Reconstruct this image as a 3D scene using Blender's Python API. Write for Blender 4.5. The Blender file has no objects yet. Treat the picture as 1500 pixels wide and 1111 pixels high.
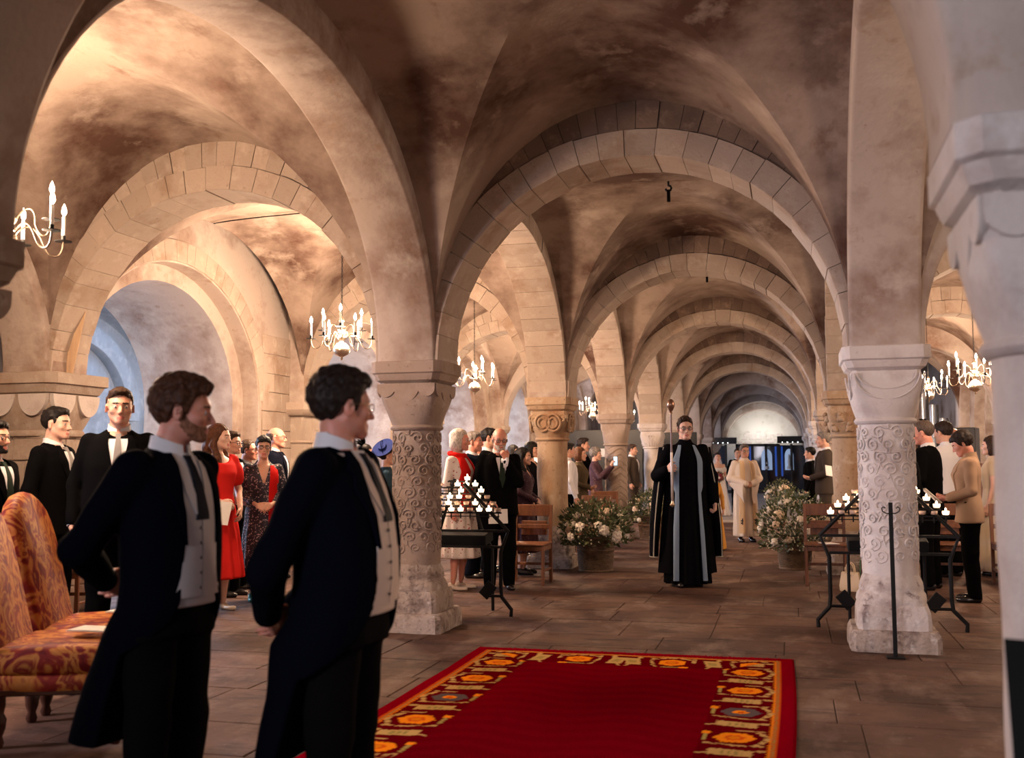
import bpy, bmesh, math, random
import numpy as np
from mathutils import Vector, Matrix
random.seed(7); RS = np.random.RandomState(7)
sc = bpy.context.scene
C = sc.collection
PI = math.pi

# ------------------------------------------------------------------ camera
CAM_H = 1.36
F_PX, YAW, PITCH, ROLL = 1507.0, .2643, .0798, -.0054
_fw = Vector((-math.sin(YAW)*math.cos(PITCH), math.cos(YAW)*math.cos(PITCH), math.sin(PITCH)))
_rt0 = Vector((math.cos(YAW), math.sin(YAW), 0)); _up0 = _rt0.cross(_fw)
_rt = _rt0*math.cos(ROLL)+_up0*math.sin(ROLL); _up = -_rt0*math.sin(ROLL)+_up0*math.cos(ROLL)
cam_data = bpy.data.cameras.new('camera'); cam = bpy.data.objects.new('camera', cam_data); C.objects.link(cam)
cam.matrix_world = Matrix(((_rt.x, _up.x, -_fw.x, 0), (_rt.y, _up.y, -_fw.y, 0), (_rt.z, _up.z, -_fw.z, CAM_H), (0, 0, 0, 1)))
cam_data.sensor_fit = 'HORIZONTAL'; cam_data.sensor_width = 36; cam_data.lens = 36*F_PX/1500
cam_data.clip_start = .05; cam_data.clip_end = 200
cam_data.dof.use_dof = True; cam_data.dof.focus_distance = 11.0; cam_data.dof.aperture_fstop = 2.6
sc.camera = cam
def ray(x, y): return _fw+_rt*((x-750)/F_PX)+_up*((555.5-y)/F_PX)
def at(x, y, s):            # world point seen at pixel (x,y) where one metre spans s pixels
    return Vector((0, 0, CAM_H))+ray(x, y)*(F_PX/s)
def on_floor(x, y, z=0):
    d = ray(x, y); return Vector((0, 0, CAM_H))+d*((z-CAM_H)/d.z)

# ------------------------------------------------------------------ look, world, daylight
sc.view_settings.view_transform = 'Standard'; sc.view_settings.look = 'None'
sc.view_settings.gamma = 1; sc.view_settings.use_curve_mapping = False
sc.view_settings.exposure = 0.05
sc.cycles.max_bounces = 6; sc.cycles.diffuse_bounces = 2; sc.cycles.glossy_bounces = 3
sc.cycles.transmission_bounces = 4; sc.cycles.sample_clamp_indirect = 4; sc.cycles.caustics_reflective = False; sc.cycles.caustics_refractive = False
world = bpy.data.worlds.new('world'); sc.world = world; world.use_nodes = True
world.node_tree.nodes['Background'].inputs[0].default_value = (.62, .72, 1, 1)
world.node_tree.nodes['Background'].inputs[1].default_value = .025
def area(name, loc, target, size, energy, color, size_y=None):
    l = bpy.data.lights.new(name, 'AREA'); l.energy = energy; l.color = color; l.size = size
    if size_y: l.shape = 'RECTANGLE'; l.size_y = size_y
    o = bpy.data.objects.new(name, l); C.objects.link(o); o.location = loc
    o.rotation_euler = (Vector(target)-Vector(loc)).to_track_quat('-Z', 'Y').to_euler()
    return o
def point(name, loc, energy, color, radius=.1, parent=None):
    l = bpy.data.lights.new(name, 'POINT'); l.energy = energy; l.color = color; l.shadow_soft_size = radius
    o = bpy.data.objects.new(name, l); C.objects.link(o); o.location = loc
    if parent: o.parent = parent
    return o
WARM = (1, .69, .465); COOL = (.55, .72, 1); SKYC = (.80, .84, 1)
LAMP_W = {(-1, -1): 470, (-1, 0): 760, (-1, 1): 680, (-1, 2): 500, (-1, 3): 270, (-1, 4): 100, (1, -1): 140, (1, 0): 260, (1, 1): 540, (1, 2): 540, (1, 3): 260}
wl = area('window_light_behind', (-3.0, -3.4, 2.3), (.5, 6, .9), 1.6, 26, (.93, .86, .95)); wl.data.spread = 1.05
wl = area('window_light_left', (-7.4, 2.6, 2.3), (.7, 7.8, 1.0), 1.5, 150, (.92, .82, .95)); wl.data.spread = 1.3
wl = area('window_light_right', (3.4, -3.0, 2.6), (1.0, 5, .9), 1.2, 14, (.95, .86, .92)); wl.data.spread = 1.1

# ------------------------------------------------------------------ grid of the undercroft
LX, RX, Y1, B, W = -3.0155, .6764, 8.0963, 5.0491, 3.692
LLX, RRX = LX-W, RX+W
ZS = 2.18; NB = 7
def YK(k): return Y1-5.2 if k == -1 else Y1+k*B

YF = YK(7)+.3
for k in range(0, 5):      # daylight from the windows of the outer chambers
    area('daylight_chamber', (-12.1, (YK(k)+YK(k+1))/2, 2.5), (-8, (YK(k)+YK(k+1))/2, 2), 1.5, 480, COOL)
for k in (4, 5, 6):        # and from the side windows at the far end
    area('daylight_far', (LLX, (YK(k)+YK(k+1))/2, 2.6), (-1, (YK(k)+YK(k+1))/2, 2), 1.5, 120, (.74, .78, 1))
area('lunette_uplight', ((LX+RX)/2, YF-.25, 2.35), ((LX+RX)/2, YF+.9, 2.9), 1.6, 24, (1, .95, .9), .15)

# ------------------------------------------------------------------ mesh helpers
def link(o, parent=None):
    C.objects.link(o)
    if parent is not None: o.parent = parent
    return o
def mesh_np(name, V, F, smooth=True):
    """F: list of tuples or (n,4)/(n,3) array"""
    me = bpy.data.meshes.new(name)
    V = np.asarray(V, np.float32).reshape(-1, 3)
    if isinstance(F, np.ndarray):
        k = F.shape[1]
        me.vertices.add(len(V)); me.vertices.foreach_set('co', V.ravel())
        me.loops.add(F.size); me.loops.foreach_set('vertex_index', F.astype(np.int32).ravel())
        me.polygons.add(len(F)); me.polygons.foreach_set('loop_start', np.arange(0, F.size, k, dtype=np.int32))
        me.update(calc_edges=True)
    else:
        me.from_pydata(V.tolist(), [], F); me.update()
    if smooth and len(me.polygons):
        me.polygons.foreach_set('use_smooth', np.ones(len(me.polygons), bool))
    return me
def obj(name, me, mat=None, parent=None, loc=None, rot=None):
    o = bpy.data.objects.new(name, me); link(o, parent)
    if mat is not None and not me.materials: me.materials.append(mat)
    if loc is not None: o.location = loc
    if rot is not None: o.rotation_euler = rot
    return o
def tag(o, label=None, cat=None, group=None, kind=None):
    if label: o['label'] = label
    if cat: o['category'] = cat
    if group: o['group'] = group
    if kind: o['kind'] = kind
    return o
def empty(name, loc=(0, 0, 0), rz=0, parent=None):
    o = bpy.data.objects.new(name, None); o.empty_display_size = .1; link(o, parent); o.location = loc; o.rotation_euler = (0, 0, rz); return o
class MB:
    def __init__(s): s.v = []; s.f = []; s.m = []; s.n = 0
    def add(s, V, F, mi=0):
        V = [tuple(map(float, p)) for p in V]
        s.v += V; s.f += [tuple(i+s.n for i in f) for f in F]; s.m += [mi]*len(F); s.n += len(V); return s
    def box(s, c, d, rz=0, ch=0.0, mi=0, M=None):
        x, y, z = d[0]/2, d[1]/2, d[2]/2
        if ch:
            P = []
            for sx in (-1, 1):
                for sy in (-1, 1):
                    for sz in (-1, 1):
                        P += [(sx*(x-ch), sy*(y-ch), sz*z), (sx*(x-ch), sy*y, sz*(z-ch)), (sx*x, sy*(y-ch), sz*(z-ch))]
            V, F = hull(P)
        else:
            V = [(sx*x, sy*y, sz*z) for sx in (-1, 1) for sy in (-1, 1) for sz in (-1, 1)]
            F = [(0, 1, 3, 2), (4, 6, 7, 5), (0, 4, 5, 1), (2, 3, 7, 6), (0, 2, 6, 4), (1, 5, 7, 3)]
        R = Matrix.Rotation(rz, 3, 'Z') if M is None else M
        return s.add([R @ Vector(p)+Vector(c) for p in V], F, mi)
    def tube(s, pts, r, n=8, caps=True, mi=0, closed=False):
        pts = [Vector(p) for p in pts]; m = len(pts)
        rs = r if hasattr(r, '__len__') else [r]*m
        V = []; up = None
        for i in range(m):
            if closed: t = pts[(i+1) % m]-pts[i-1]
            else: t = pts[min(i+1, m-1)]-pts[max(i-1, 0)]
            t.normalize()
            if up is None: up = Vector((0, 0, 1)) if abs(t.z) < .9 else Vector((1, 0, 0))
            a = t.cross(up).normalized(); b = a.cross(t).normalized(); up = b
            for j in range(n):
                th = 2*PI*j/n; V.append(pts[i]+a*(rs[i]*math.cos(th))+b*(rs[i]*math.sin(th)))
        F = []
        for i in range(m if closed else m-1):
            i2 = (i+1) % m
            for j in range(n): F.append((i*n+j, i*n+(j+1) % n, i2*n+(j+1) % n, i2*n+j))
        if caps and not closed: F += [tuple(range(n))[::-1], tuple(range((m-1)*n, m*n))]
        return s.add(V, F, mi)
    def lathe(s, prof, n=16, c=(0, 0, 0), caps=True, mi=0, fr=None):
        V = []; m = len(prof)
        for i, (r, z) in enumerate(prof):
            for j in range(n):
                th = 2*PI*j/n; k = 1 if fr is None else fr(th, i/(m-1))
                V.append((c[0]+r*k*math.cos(th), c[1]+r*k*math.sin(th), c[2]+z))
        F = [(i*n+j, i*n+(j+1) % n, (i+1)*n+(j+1) % n, (i+1)*n+j) for i in range(m-1) for j in range(n)]
        if caps: F += [tuple(range(n))[::-1], tuple(range((m-1)*n, m*n))]
        return s.add(V, F, mi)
    def loft(s, rings, caps=True, closed=True, mi=0):
        n = len(rings[0]); V = [p for r in rings for p in r]; m = len(rings)
        F = [(i*n+j, i*n+(j+1) % n, (i+1)*n+(j+1) % n, (i+1)*n+j) for i in range(m-1) for j in range(n if closed else n-1)]
        if caps and closed: F += [tuple(range(n))[::-1], tuple(range((m-1)*n, m*n))]
        return s.add(V, F, mi)
    def sphere(s, c, r, n=10, m=6, mi=0):
        r = r if hasattr(r, '__len__') else (r, r, r); V = []
        for i in range(1, m):
            ph = PI*i/m
            for j in range(n):
                th = 2*PI*j/n; V.append((c[0]+r[0]*math.sin(ph)*math.cos(th), c[1]+r[1]*math.sin(ph)*math.sin(th), c[2]-r[2]*math.cos(ph)))
        V += [(c[0], c[1], c[2]-r[2]), (c[0], c[1], c[2]+r[2])]; k = (m-1)*n
        F = [(i*n+j, i*n+(j+1) % n, (i+1)*n+(j+1) % n, (i+1)*n+j) for i in range(m-2) for j in range(n)]
        F += [(k, (j+1) % n, j) for j in range(n)]+[(k+1, (m-2)*n+j, (m-2)*n+(j+1) % n) for j in range(n)]
        return s.add(V, F, mi)
    def mesh(s, name, mats=None, smooth=True, sharp=None):
        me = bpy.data.meshes.new(name); me.from_pydata(s.v, [], s.f)
        for m in (mats or []): me.materials.append(m)
        if any(s.m): me.polygons.foreach_set('material_index', s.m)
        if smooth: me.polygons.foreach_set('use_smooth', [True]*len(me.polygons))
        me.update()
        if smooth and sharp is not None: me.set_sharp_from_angle(angle=sharp)
        return me
    def build(s, name, mat, parent=None, loc=None, rot=None, smooth=True, sharp=.7):
        mats = mat if isinstance(mat, (list, tuple)) else [mat]
        return obj(name, s.mesh(name, mats, smooth, sharp), None, parent, loc, rot)
def hull(P):
    bm = bmesh.new()
    for p in P: bm.verts.new(p)
    r = bmesh.ops.convex_hull(bm, input=bm.verts)
    bmesh.ops.dissolve_limit(bm, angle_limit=.02, verts=bm.verts, edges=bm.edges)
    loose = [v for v in bm.verts if not v.link_faces]
    for v in loose: bm.verts.remove(v)
    bmesh.ops.recalc_face_normals(bm, faces=bm.faces)
    bm.verts.index_update()
    V = [tuple(v.co) for v in bm.verts]; F = [tuple(v.index for v in f.verts) for f in bm.faces]; bm.free(); return V, F
def bez(p0, p1, p2, p3, n=8):
    p0, p1, p2, p3 = map(Vector, (p0, p1, p2, p3)); o = []
    for i in range(n+1):
        t = i/n; u = 1-t; o.append(p0*u**3+p1*3*u*u*t+p2*3*u*t*t+p3*t**3)
    return o

# ------------------------------------------------------------------ materials
MAT = {}
def mat(name, col, rough=.7, metal=0, emit=None, estr=0, noise=None, bump=0, bscale=60, spec=None, trans=0, sheen=0, coords='world', bdist=.01):
    if name in MAT: return MAT[name]
    m = bpy.data.materials.new(name); m.use_nodes = True; nt = m.node_tree; N = nt.nodes; bs = N['Principled BSDF']
    bs.inputs['Base Color'].default_value = (*col, 1); bs.inputs['Roughness'].default_value = rough; bs.inputs['Metallic'].default_value = metal
    if spec is not None: bs.inputs['Specular IOR Level'].default_value = spec
    if trans: bs.inputs['Transmission Weight'].default_value = trans
    if sheen: bs.inputs['Sheen Weight'].default_value = sheen
    if emit: bs.inputs['Emission Color'].default_value = (*emit, 1); bs.inputs['Emission Strength'].default_value = estr
    if noise or bump:
        if coords == 'world': co = N.new('ShaderNodeNewGeometry').outputs['Position']
        else: co = N.new('ShaderNodeTexCoord').outputs['Object']
    if noise:      # list of (colour, scale, lo, hi, detail[, stretch])
        prev = None; prevc = (*col, 1)
        for it in noise:
            c2, s, lo, hi, det = it[:5]
            tx = N.new('ShaderNodeTexNoise'); tx.inputs['Scale'].default_value = s; tx.inputs['Detail'].default_value = det; tx.inputs['Roughness'].default_value = .62
            src = co
            if len(it) > 5:
                mp = N.new('ShaderNodeMapping'); mp.inputs['Scale'].default_value = it[5]; nt.links.new(co, mp.inputs['Vector']); src = mp.outputs[0]
            nt.links.new(src, tx.inputs['Vector'])
            rp = N.new('ShaderNodeMapRange'); rp.inputs['From Min'].default_value = lo; rp.inputs['From Max'].default_value = hi
            nt.links.new(tx.outputs['Fac'], rp.inputs['Value'])
            mx = N.new('ShaderNodeMix'); mx.data_type = 'RGBA'; nt.links.new(rp.outputs[0], mx.inputs[0])
            if prev: nt.links.new(prev, mx.inputs[6])
            else: mx.inputs[6].default_value = prevc
            mx.inputs[7].default_value = (*c2, 1); prev = mx.outputs[2]
        nt.links.new(prev, bs.inputs['Base Color'])
    if bump:
        tx = N.new('ShaderNodeTexNoise'); tx.inputs['Scale'].default_value = bscale; tx.inputs['Detail'].default_value = 5
        nt.links.new(co, tx.inputs['Vector']); bp = N.new('ShaderNodeBump'); bp.inputs['Strength'].default_value = bump; bp.inputs['Distance'].default_value = bdist
        nt.links.new(tx.outputs['Fac'], bp.inputs['Height']); nt.links.new(bp.outputs[0], bs.inputs['Normal'])
    MAT[name] = m; return m
def per_object_tint(m, amt=.25, hue=None):
    """vary the colour from object to object (Object Info > Random)"""
    nt = m.node_tree; N = nt.nodes; bs = N['Principled BSDF']; inp = bs.inputs['Base Color']
    oi = N.new('ShaderNodeObjectInfo'); rp = N.new('ShaderNodeMapRange'); rp.inputs['To Min'].default_value = 1-amt; rp.inputs['To Max'].default_value = 1+amt
    nt.links.new(oi.outputs['Random'], rp.inputs['Value'])
    mx = N.new('ShaderNodeMix'); mx.data_type = 'RGBA'; mx.blend_type = 'MULTIPLY'; mx.inputs[0].default_value = 1
    if inp.links: nt.links.new(inp.links[0].from_socket, mx.inputs[6])
    else: mx.inputs[6].default_value = inp.default_value
    nt.links.new(rp.outputs[0], mx.inputs[7]); nt.links.new(mx.outputs[2], inp); return m
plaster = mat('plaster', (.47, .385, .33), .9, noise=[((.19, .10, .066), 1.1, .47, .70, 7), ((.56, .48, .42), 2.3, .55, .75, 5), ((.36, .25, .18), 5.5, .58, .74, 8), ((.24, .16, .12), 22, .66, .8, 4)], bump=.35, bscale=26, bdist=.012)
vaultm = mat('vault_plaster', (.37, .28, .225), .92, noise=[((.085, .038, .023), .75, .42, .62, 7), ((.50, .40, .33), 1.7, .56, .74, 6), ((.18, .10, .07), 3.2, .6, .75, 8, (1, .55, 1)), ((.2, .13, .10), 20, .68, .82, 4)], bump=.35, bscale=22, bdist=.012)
stone = mat('dressed_stone', (.42, .33, .265), .88, noise=[((.30, .20, .14), 2.6, .5, .72, 6), ((.52, .43, .36), 6, .55, .75, 5), ((.22, .15, .11), 30, .62, .8, 5)], bump=.45, bscale=45, bdist=.008)
per_object_tint(stone, .10)
darkstone = mat('dark_arch_stone', (.20, .135, .10), .9, noise=[((.14, .09, .07), 2.6, .48, .7, 6), ((.36, .25, .19), 7, .55, .75, 5)], bump=.45, bscale=45, bdist=.008)  # darker stone, set in the outer course high on the nave arches
per_object_tint(darkstone, .22)
mortar = mat('mortar', (.50, .42, .36), .95, bump=.3, bscale=80)
colstone = mat('column_stone', (.35, .265, .215), .85, noise=[((.26, .18, .13), 3.5, .48, .7, 7), ((.46, .38, .32), 8, .56, .74, 6), ((.17, .12, .09), 26, .6, .78, 6)], bump=.5, bscale=60, bdist=.007)
palestone = mat('pale_column_stone', (.60, .53, .49), .85, noise=[((.44, .36, .33), 3, .5, .72, 7), ((.30, .22, .19), 9, .63, .78, 8), ((.66, .61, .58), 5, .55, .72, 5)], bump=.5, bscale=60, bdist=.007)
rust = mat('ochre_column_stone', (.44, .30, .19), .85, noise=[((.30, .15, .07), 3, .48, .66, 7, (1, 1, .4)), ((.55, .43, .32), 5, .58, .74, 6), ((.18, .09, .05), 30, .58, .74, 6)], bump=.4, bscale=60, bdist=.006)
basestone = mat('worn_base_stone', (.40, .32, .27), .9, noise=[((.16, .11, .09), 7, .48, .66, 8), ((.58, .51, .46), 13, .56, .7, 6), ((.10, .075, .065), 28, .58, .74, 5)], bump=.9, bscale=35, bdist=.015)
flag = mat('flagstone', (.115, .060, .040), .8, spec=.2, noise=[((.050, .023, .016), .9, .40, .62, 8), ((.20, .135, .105), 2.6, .50, .72, 8, (1, .5, 1)), ((.035, .020, .015), 5, .52, .70, 8, (.5, 1.3, 1)), ((.24, .18, .145), 30, .64, .8, 4)], bump=.4, bscale=30, bdist=.008)
per_object_tint(flag, .08)
blackiron = mat('black_iron', (.005, .0045, .0045), .6, spec=.2)
bluewash = mat('blue_limewash', (.50, .56, .62), .9, noise=[((.40, .43, .47), 2, .5, .7, 6), ((.66, .70, .74), 5, .5, .7, 5)], bump=.3, bscale=30)
palebase = mat('pale_worn_base', (.56, .49, .45), .9, noise=[((.34, .26, .23), 5, .48, .66, 8), ((.16, .11, .10), 12, .57, .70, 7), ((.64, .59, .55), 16, .56, .7, 5)], bump=.8, bscale=35, bdist=.012)
# ------------------------------------------------------------------ floor of flagstones
floor = MB().box((-1.2, 22, -.06), (26, 52, .10)).build('floor', mat('floor_joint', (.085, .055, .042), .95, bump=.5, bscale=50), smooth=False)
tag(floor, 'worn flagstone floor', kind='structure')
flag_meshes = []
def flag_mesh(w, d):
    P = [(sx*(w/2-c), sy*(d/2-c), z) for sx in (-1, 1) for sy in (-1, 1) for c, z in ((.004, 0), (.0, -.006), (0, -.03))]
    V, F = hull(P); me = mesh_np('flagstone', V, F, False); me.materials.append(flag); return me
_cache = {}
y = 3.2; nflag = 0
while y < 23.2:
    d = random.choice((.55, .65, .75)) if y < 15 else 1.0
    x = -8.6+random.random()*.4
    while x < 4.6:
        w = random.choice((.7, .9, 1.1)) if y < 15 else 1.5
        # only where it can be seen
        lat = (x+w/2)*math.cos(YAW)+y*math.sin(YAW); dep = y*math.cos(YAW)-(x+w/2)*math.sin(YAW)
        if abs(lat) < dep*.54+.6 and nflag < 298:
            key = (w, d)
            if key not in _cache: _cache[key] = flag_mesh(w-.004, d-.004)
            o = obj('flagstone', _cache[key], None, floor, (x+w/2, y+d/2, -.0005-random.random()*.002), (random.uniform(-.0015, .0015), random.uniform(-.0015, .0015), 0)); nflag += 1
        x += w
    y += d
# far floor beyond the low step, smooth pale paving
far_floor = MB().box((-1.2, 33.6, -.004), (26, 20.4, .03), ch=.008).build('floor', mat('pale_paving', (.30, .27, .26), .6, noise=[((.20, .17, .16), 1.5, .45, .7, 6)]), smooth=False)
tag(far_floor, 'pale paving beyond the low step at the far end', kind='structure')

# ------------------------------------------------------------------ arches
def arc_pt(a, c, t, off=0):
    n = Vector((math.cos(t)/a, math.sin(t)/c)); n.normalize()
    return Vector((a*math.cos(t), c*math.sin(t)))+n*off
def ring_stone(a, c, o0, o1, t0, t1, hd, gap=.0022, ch=.005):
    """one wedge, local X along the span, Z up, Y depth"""
    rm = (a+c)/2+o0; g = gap/rm
    ts = [t0+g, (t0+t1)/2, t1-g]; P = []
    for t in ts:
        for off, dd in ((o0, hd-ch), (o0+ch, hd), (o1, hd)):
            p = arc_pt(a, c, t, off)
            P += [(p.x, dd, p.y), (p.x, -dd, p.y)]
    return hull(P)
ARCH_CACHE = {}
def stone_courses(kind, a, c, o0, o1, hd, n, tmin=0.0):
    key = (kind, round(a, 3))
    if key in ARCH_CACHE: return ARCH_CACHE[key]
    # cut by arc length, with slightly uneven stones
    T = np.linspace(tmin, PI-tmin, 800); P = np.array([arc_pt(a, c, t, o0) for t in T]); L = np.r_[0, np.cumsum(np.linalg.norm(np.diff(P, axis=0), axis=1))]
    w = RS.uniform(.8, 1.25, n); cuts = np.r_[0, np.cumsum(w)]/w.sum()*L[-1]; tc = np.interp(cuts, L, T); ms = []
    for i in range(n):
        V, F = ring_stone(a, c, o0, o1, tc[i], tc[i+1], hd)
        me = mesh_np('voussoir', V, F, False); ms.append((me, (tc[i]+tc[i+1])/2))
    ARCH_CACHE[key] = ms; return ms
def solid_ring(a, c, o0, o1, hd, n=40, t0=0, t1=PI, round_=.03):
    rings = []
    for i in range(n+1):
        t = t0+(t1-t0)*i/n; r = []
        for off, dd in ((o0, -hd+round_), (o0, hd-round_), (o0+round_*.3, hd-round_*.3), (o0+round_, hd), (o1, hd), (o1, -hd), (o0+round_, -hd), (o0+round_*.3, -hd+round_*.3)):
            p = arc_pt(a, c, t, off); r.append((p.x, dd, p.y))
        rings.append(r)
    return MB().loft(rings)
narch = 0
def arch(loc, rz, a, c, hd, stones, label, dark=False, th=.21, th2=.23):
    """a rib of the vault: two courses of voussoirs over a mortar core, or one plastered ring"""
    root = empty('trim_%d' % (globals()['narch']), loc, rz); globals()['narch'] += 1
    root.name = 'rib_arch'; tag(root, label, kind='structure')
    if not stones:
        solid_ring(a, c, 0, th+th2, hd).build('plastered_ring', plaster, root, sharp=.9)
        return root
    solid_ring(a, c, .012, th+th2-.01, hd-.04, round_=.01).build('mortar_core', mortar, root, sharp=.9)
    n1 = int(stones*.9); n2 = stones
    for kind, o0, o1, d, n, tm in (('in', 0, th, hd, n1, 0), ('out', th+.004, th+th2, hd-.018, n2, .42)):
        for i, (me, tm_) in enumerate(stone_courses(kind+str(stones)+str(th), a, c, o0, o1, d, n, tm)):
            o = bpy.data.objects.new('voussoir', me); link(o, root)
            if not me.materials: me.materials.append(None)
            o.material_slots[0].link = 'OBJECT'
            up = math.sin(tm_)
            o.material_slots[0].material = darkstone if (kind == 'out' and dark and up > .62) else stone
            k = random.uniform(-.006, .006); o.location = (math.cos(tm_)*k, random.uniform(-.005, .005), math.sin(tm_)*k)
    return root
AT, CT, HD = W/2-.27, 1.56, .25
for k in range(-1, NB+1):
    yk = YK(k); z = (0, yk, ZS)
    ns = 0 if k < 0 or k > 4 else 27
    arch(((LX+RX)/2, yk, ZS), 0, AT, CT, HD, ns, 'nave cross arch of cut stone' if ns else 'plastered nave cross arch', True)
    if k <= 4: arch(((LX+LLX)/2, yk, ZS), 0, AT, CT, HD, ns if k < 3 else 0, 'left aisle cross arch of pale stone')
    if k <= 3: arch(((RX+RRX)/2, yk, ZS), 0, AT, CT, HD, ns if 0 < k < 3 else 0, 'right aisle cross arch of pale stone')
    if k < NB:
        y2 = YK(k+1); bay = y2-yk; a = bay/2-.27
        for X, nm in ((LX, 'left'), (RX, 'right')):
            arch((X, (yk+y2)/2, ZS), PI/2, a, 1.78, HD, 0 if k < 0 or k > 2 else 33, nm+' arcade arch along the nave')
        if k < 5 and k != 0:
            for X, nm in ((LLX, 'left'), (RRX, 'right')):
                if nm == 'left' or k <= 3: arch((X, (yk+y2)/2, ZS), PI/2, a, 1.78, HD, 0, nm+' wall arch of the aisle')
# ------------------------------------------------------------------ vault webs
def web(name, x0, x1, y0, y1, label, n=24, rise=1.99):
    a, b = (x1-x0)/2, (y1-y0)/2; xc, yc = (x0+x1)/2, (y0+y1)/2
    t = np.linspace(0, PI, 2*n+1); cx = -np.cos(t); sx = np.sin(t)
    X = xc+a*cx; Yv = yc+b*cx; i, j = np.meshgrid(range(2*n+1), range(2*n+1), indexing='ij')
    Z = np.maximum(sx[i], sx[j]); Z = ZS+rise*Z+.10*sx[i]*sx[j]
    V = np.stack([X[i], Yv[j], Z], -1).reshape(-1, 3); F = []; m = 2*n+1
    for p in range(2*n):
        for q in range(2*n):
            A, B_, D, E_ = p*m+q, (p+1)*m+q, (p+1)*m+q+1, p*m+q+1
            if (p < n) == (q < n): F += [(A, E_, D), (A, D, B_)]
            else: F += [(A, E_, B_), (B_, E_, D)]
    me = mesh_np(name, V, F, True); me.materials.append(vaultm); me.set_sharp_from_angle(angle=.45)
    o = obj(name, me); tag(o, label, kind='structure'); return o
hw = .21
for k in range(-1, NB):
    y0, y2 = YK(k)+hw, YK(k+1)-hw
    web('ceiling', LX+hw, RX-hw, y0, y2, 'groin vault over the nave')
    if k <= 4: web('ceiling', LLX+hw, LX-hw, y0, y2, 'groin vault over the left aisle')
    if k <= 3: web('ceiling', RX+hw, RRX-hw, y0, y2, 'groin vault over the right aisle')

# ------------------------------------------------------------------ columns
def sq(s, z, n=32, p=1.0):
    """ring that goes from circle (p=0) to square (p=1), half-size s"""
    o = []
    for j in range(n):
        th = 2*PI*(j+.5)/n; c, d = math.cos(th), math.sin(th); m = max(abs(c), abs(d)); k = (1-p)+p/m
        o.append((s*k*c, s*k*d, z))
    return o
def rough(me, amp, sc_=6, seed=0):
    from mathutils import noise as mn
    for v in me.vertices:
        q = Vector(v.co)*sc_+Vector((seed*3.1, seed*1.7, 0)); n = mn.noise_vector(q)+mn.noise_vector(q*2.7)*.5
        v.co += Vector((n.x, n.y, n.z*.6))*amp
ABZ0, NECKZ = 2.00, 1.66
def spiral(cx, cz, r, turns=1.6, sgn=1, n=20, ph=0):
    return [(cx+sgn*(r*(1-.85*i/n))*math.cos(ph+2*PI*turns*i/n), cz+(r*(1-.85*i/n))*math.sin(ph+2*PI*turns*i/n)) for i in range(n+1)]
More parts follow.
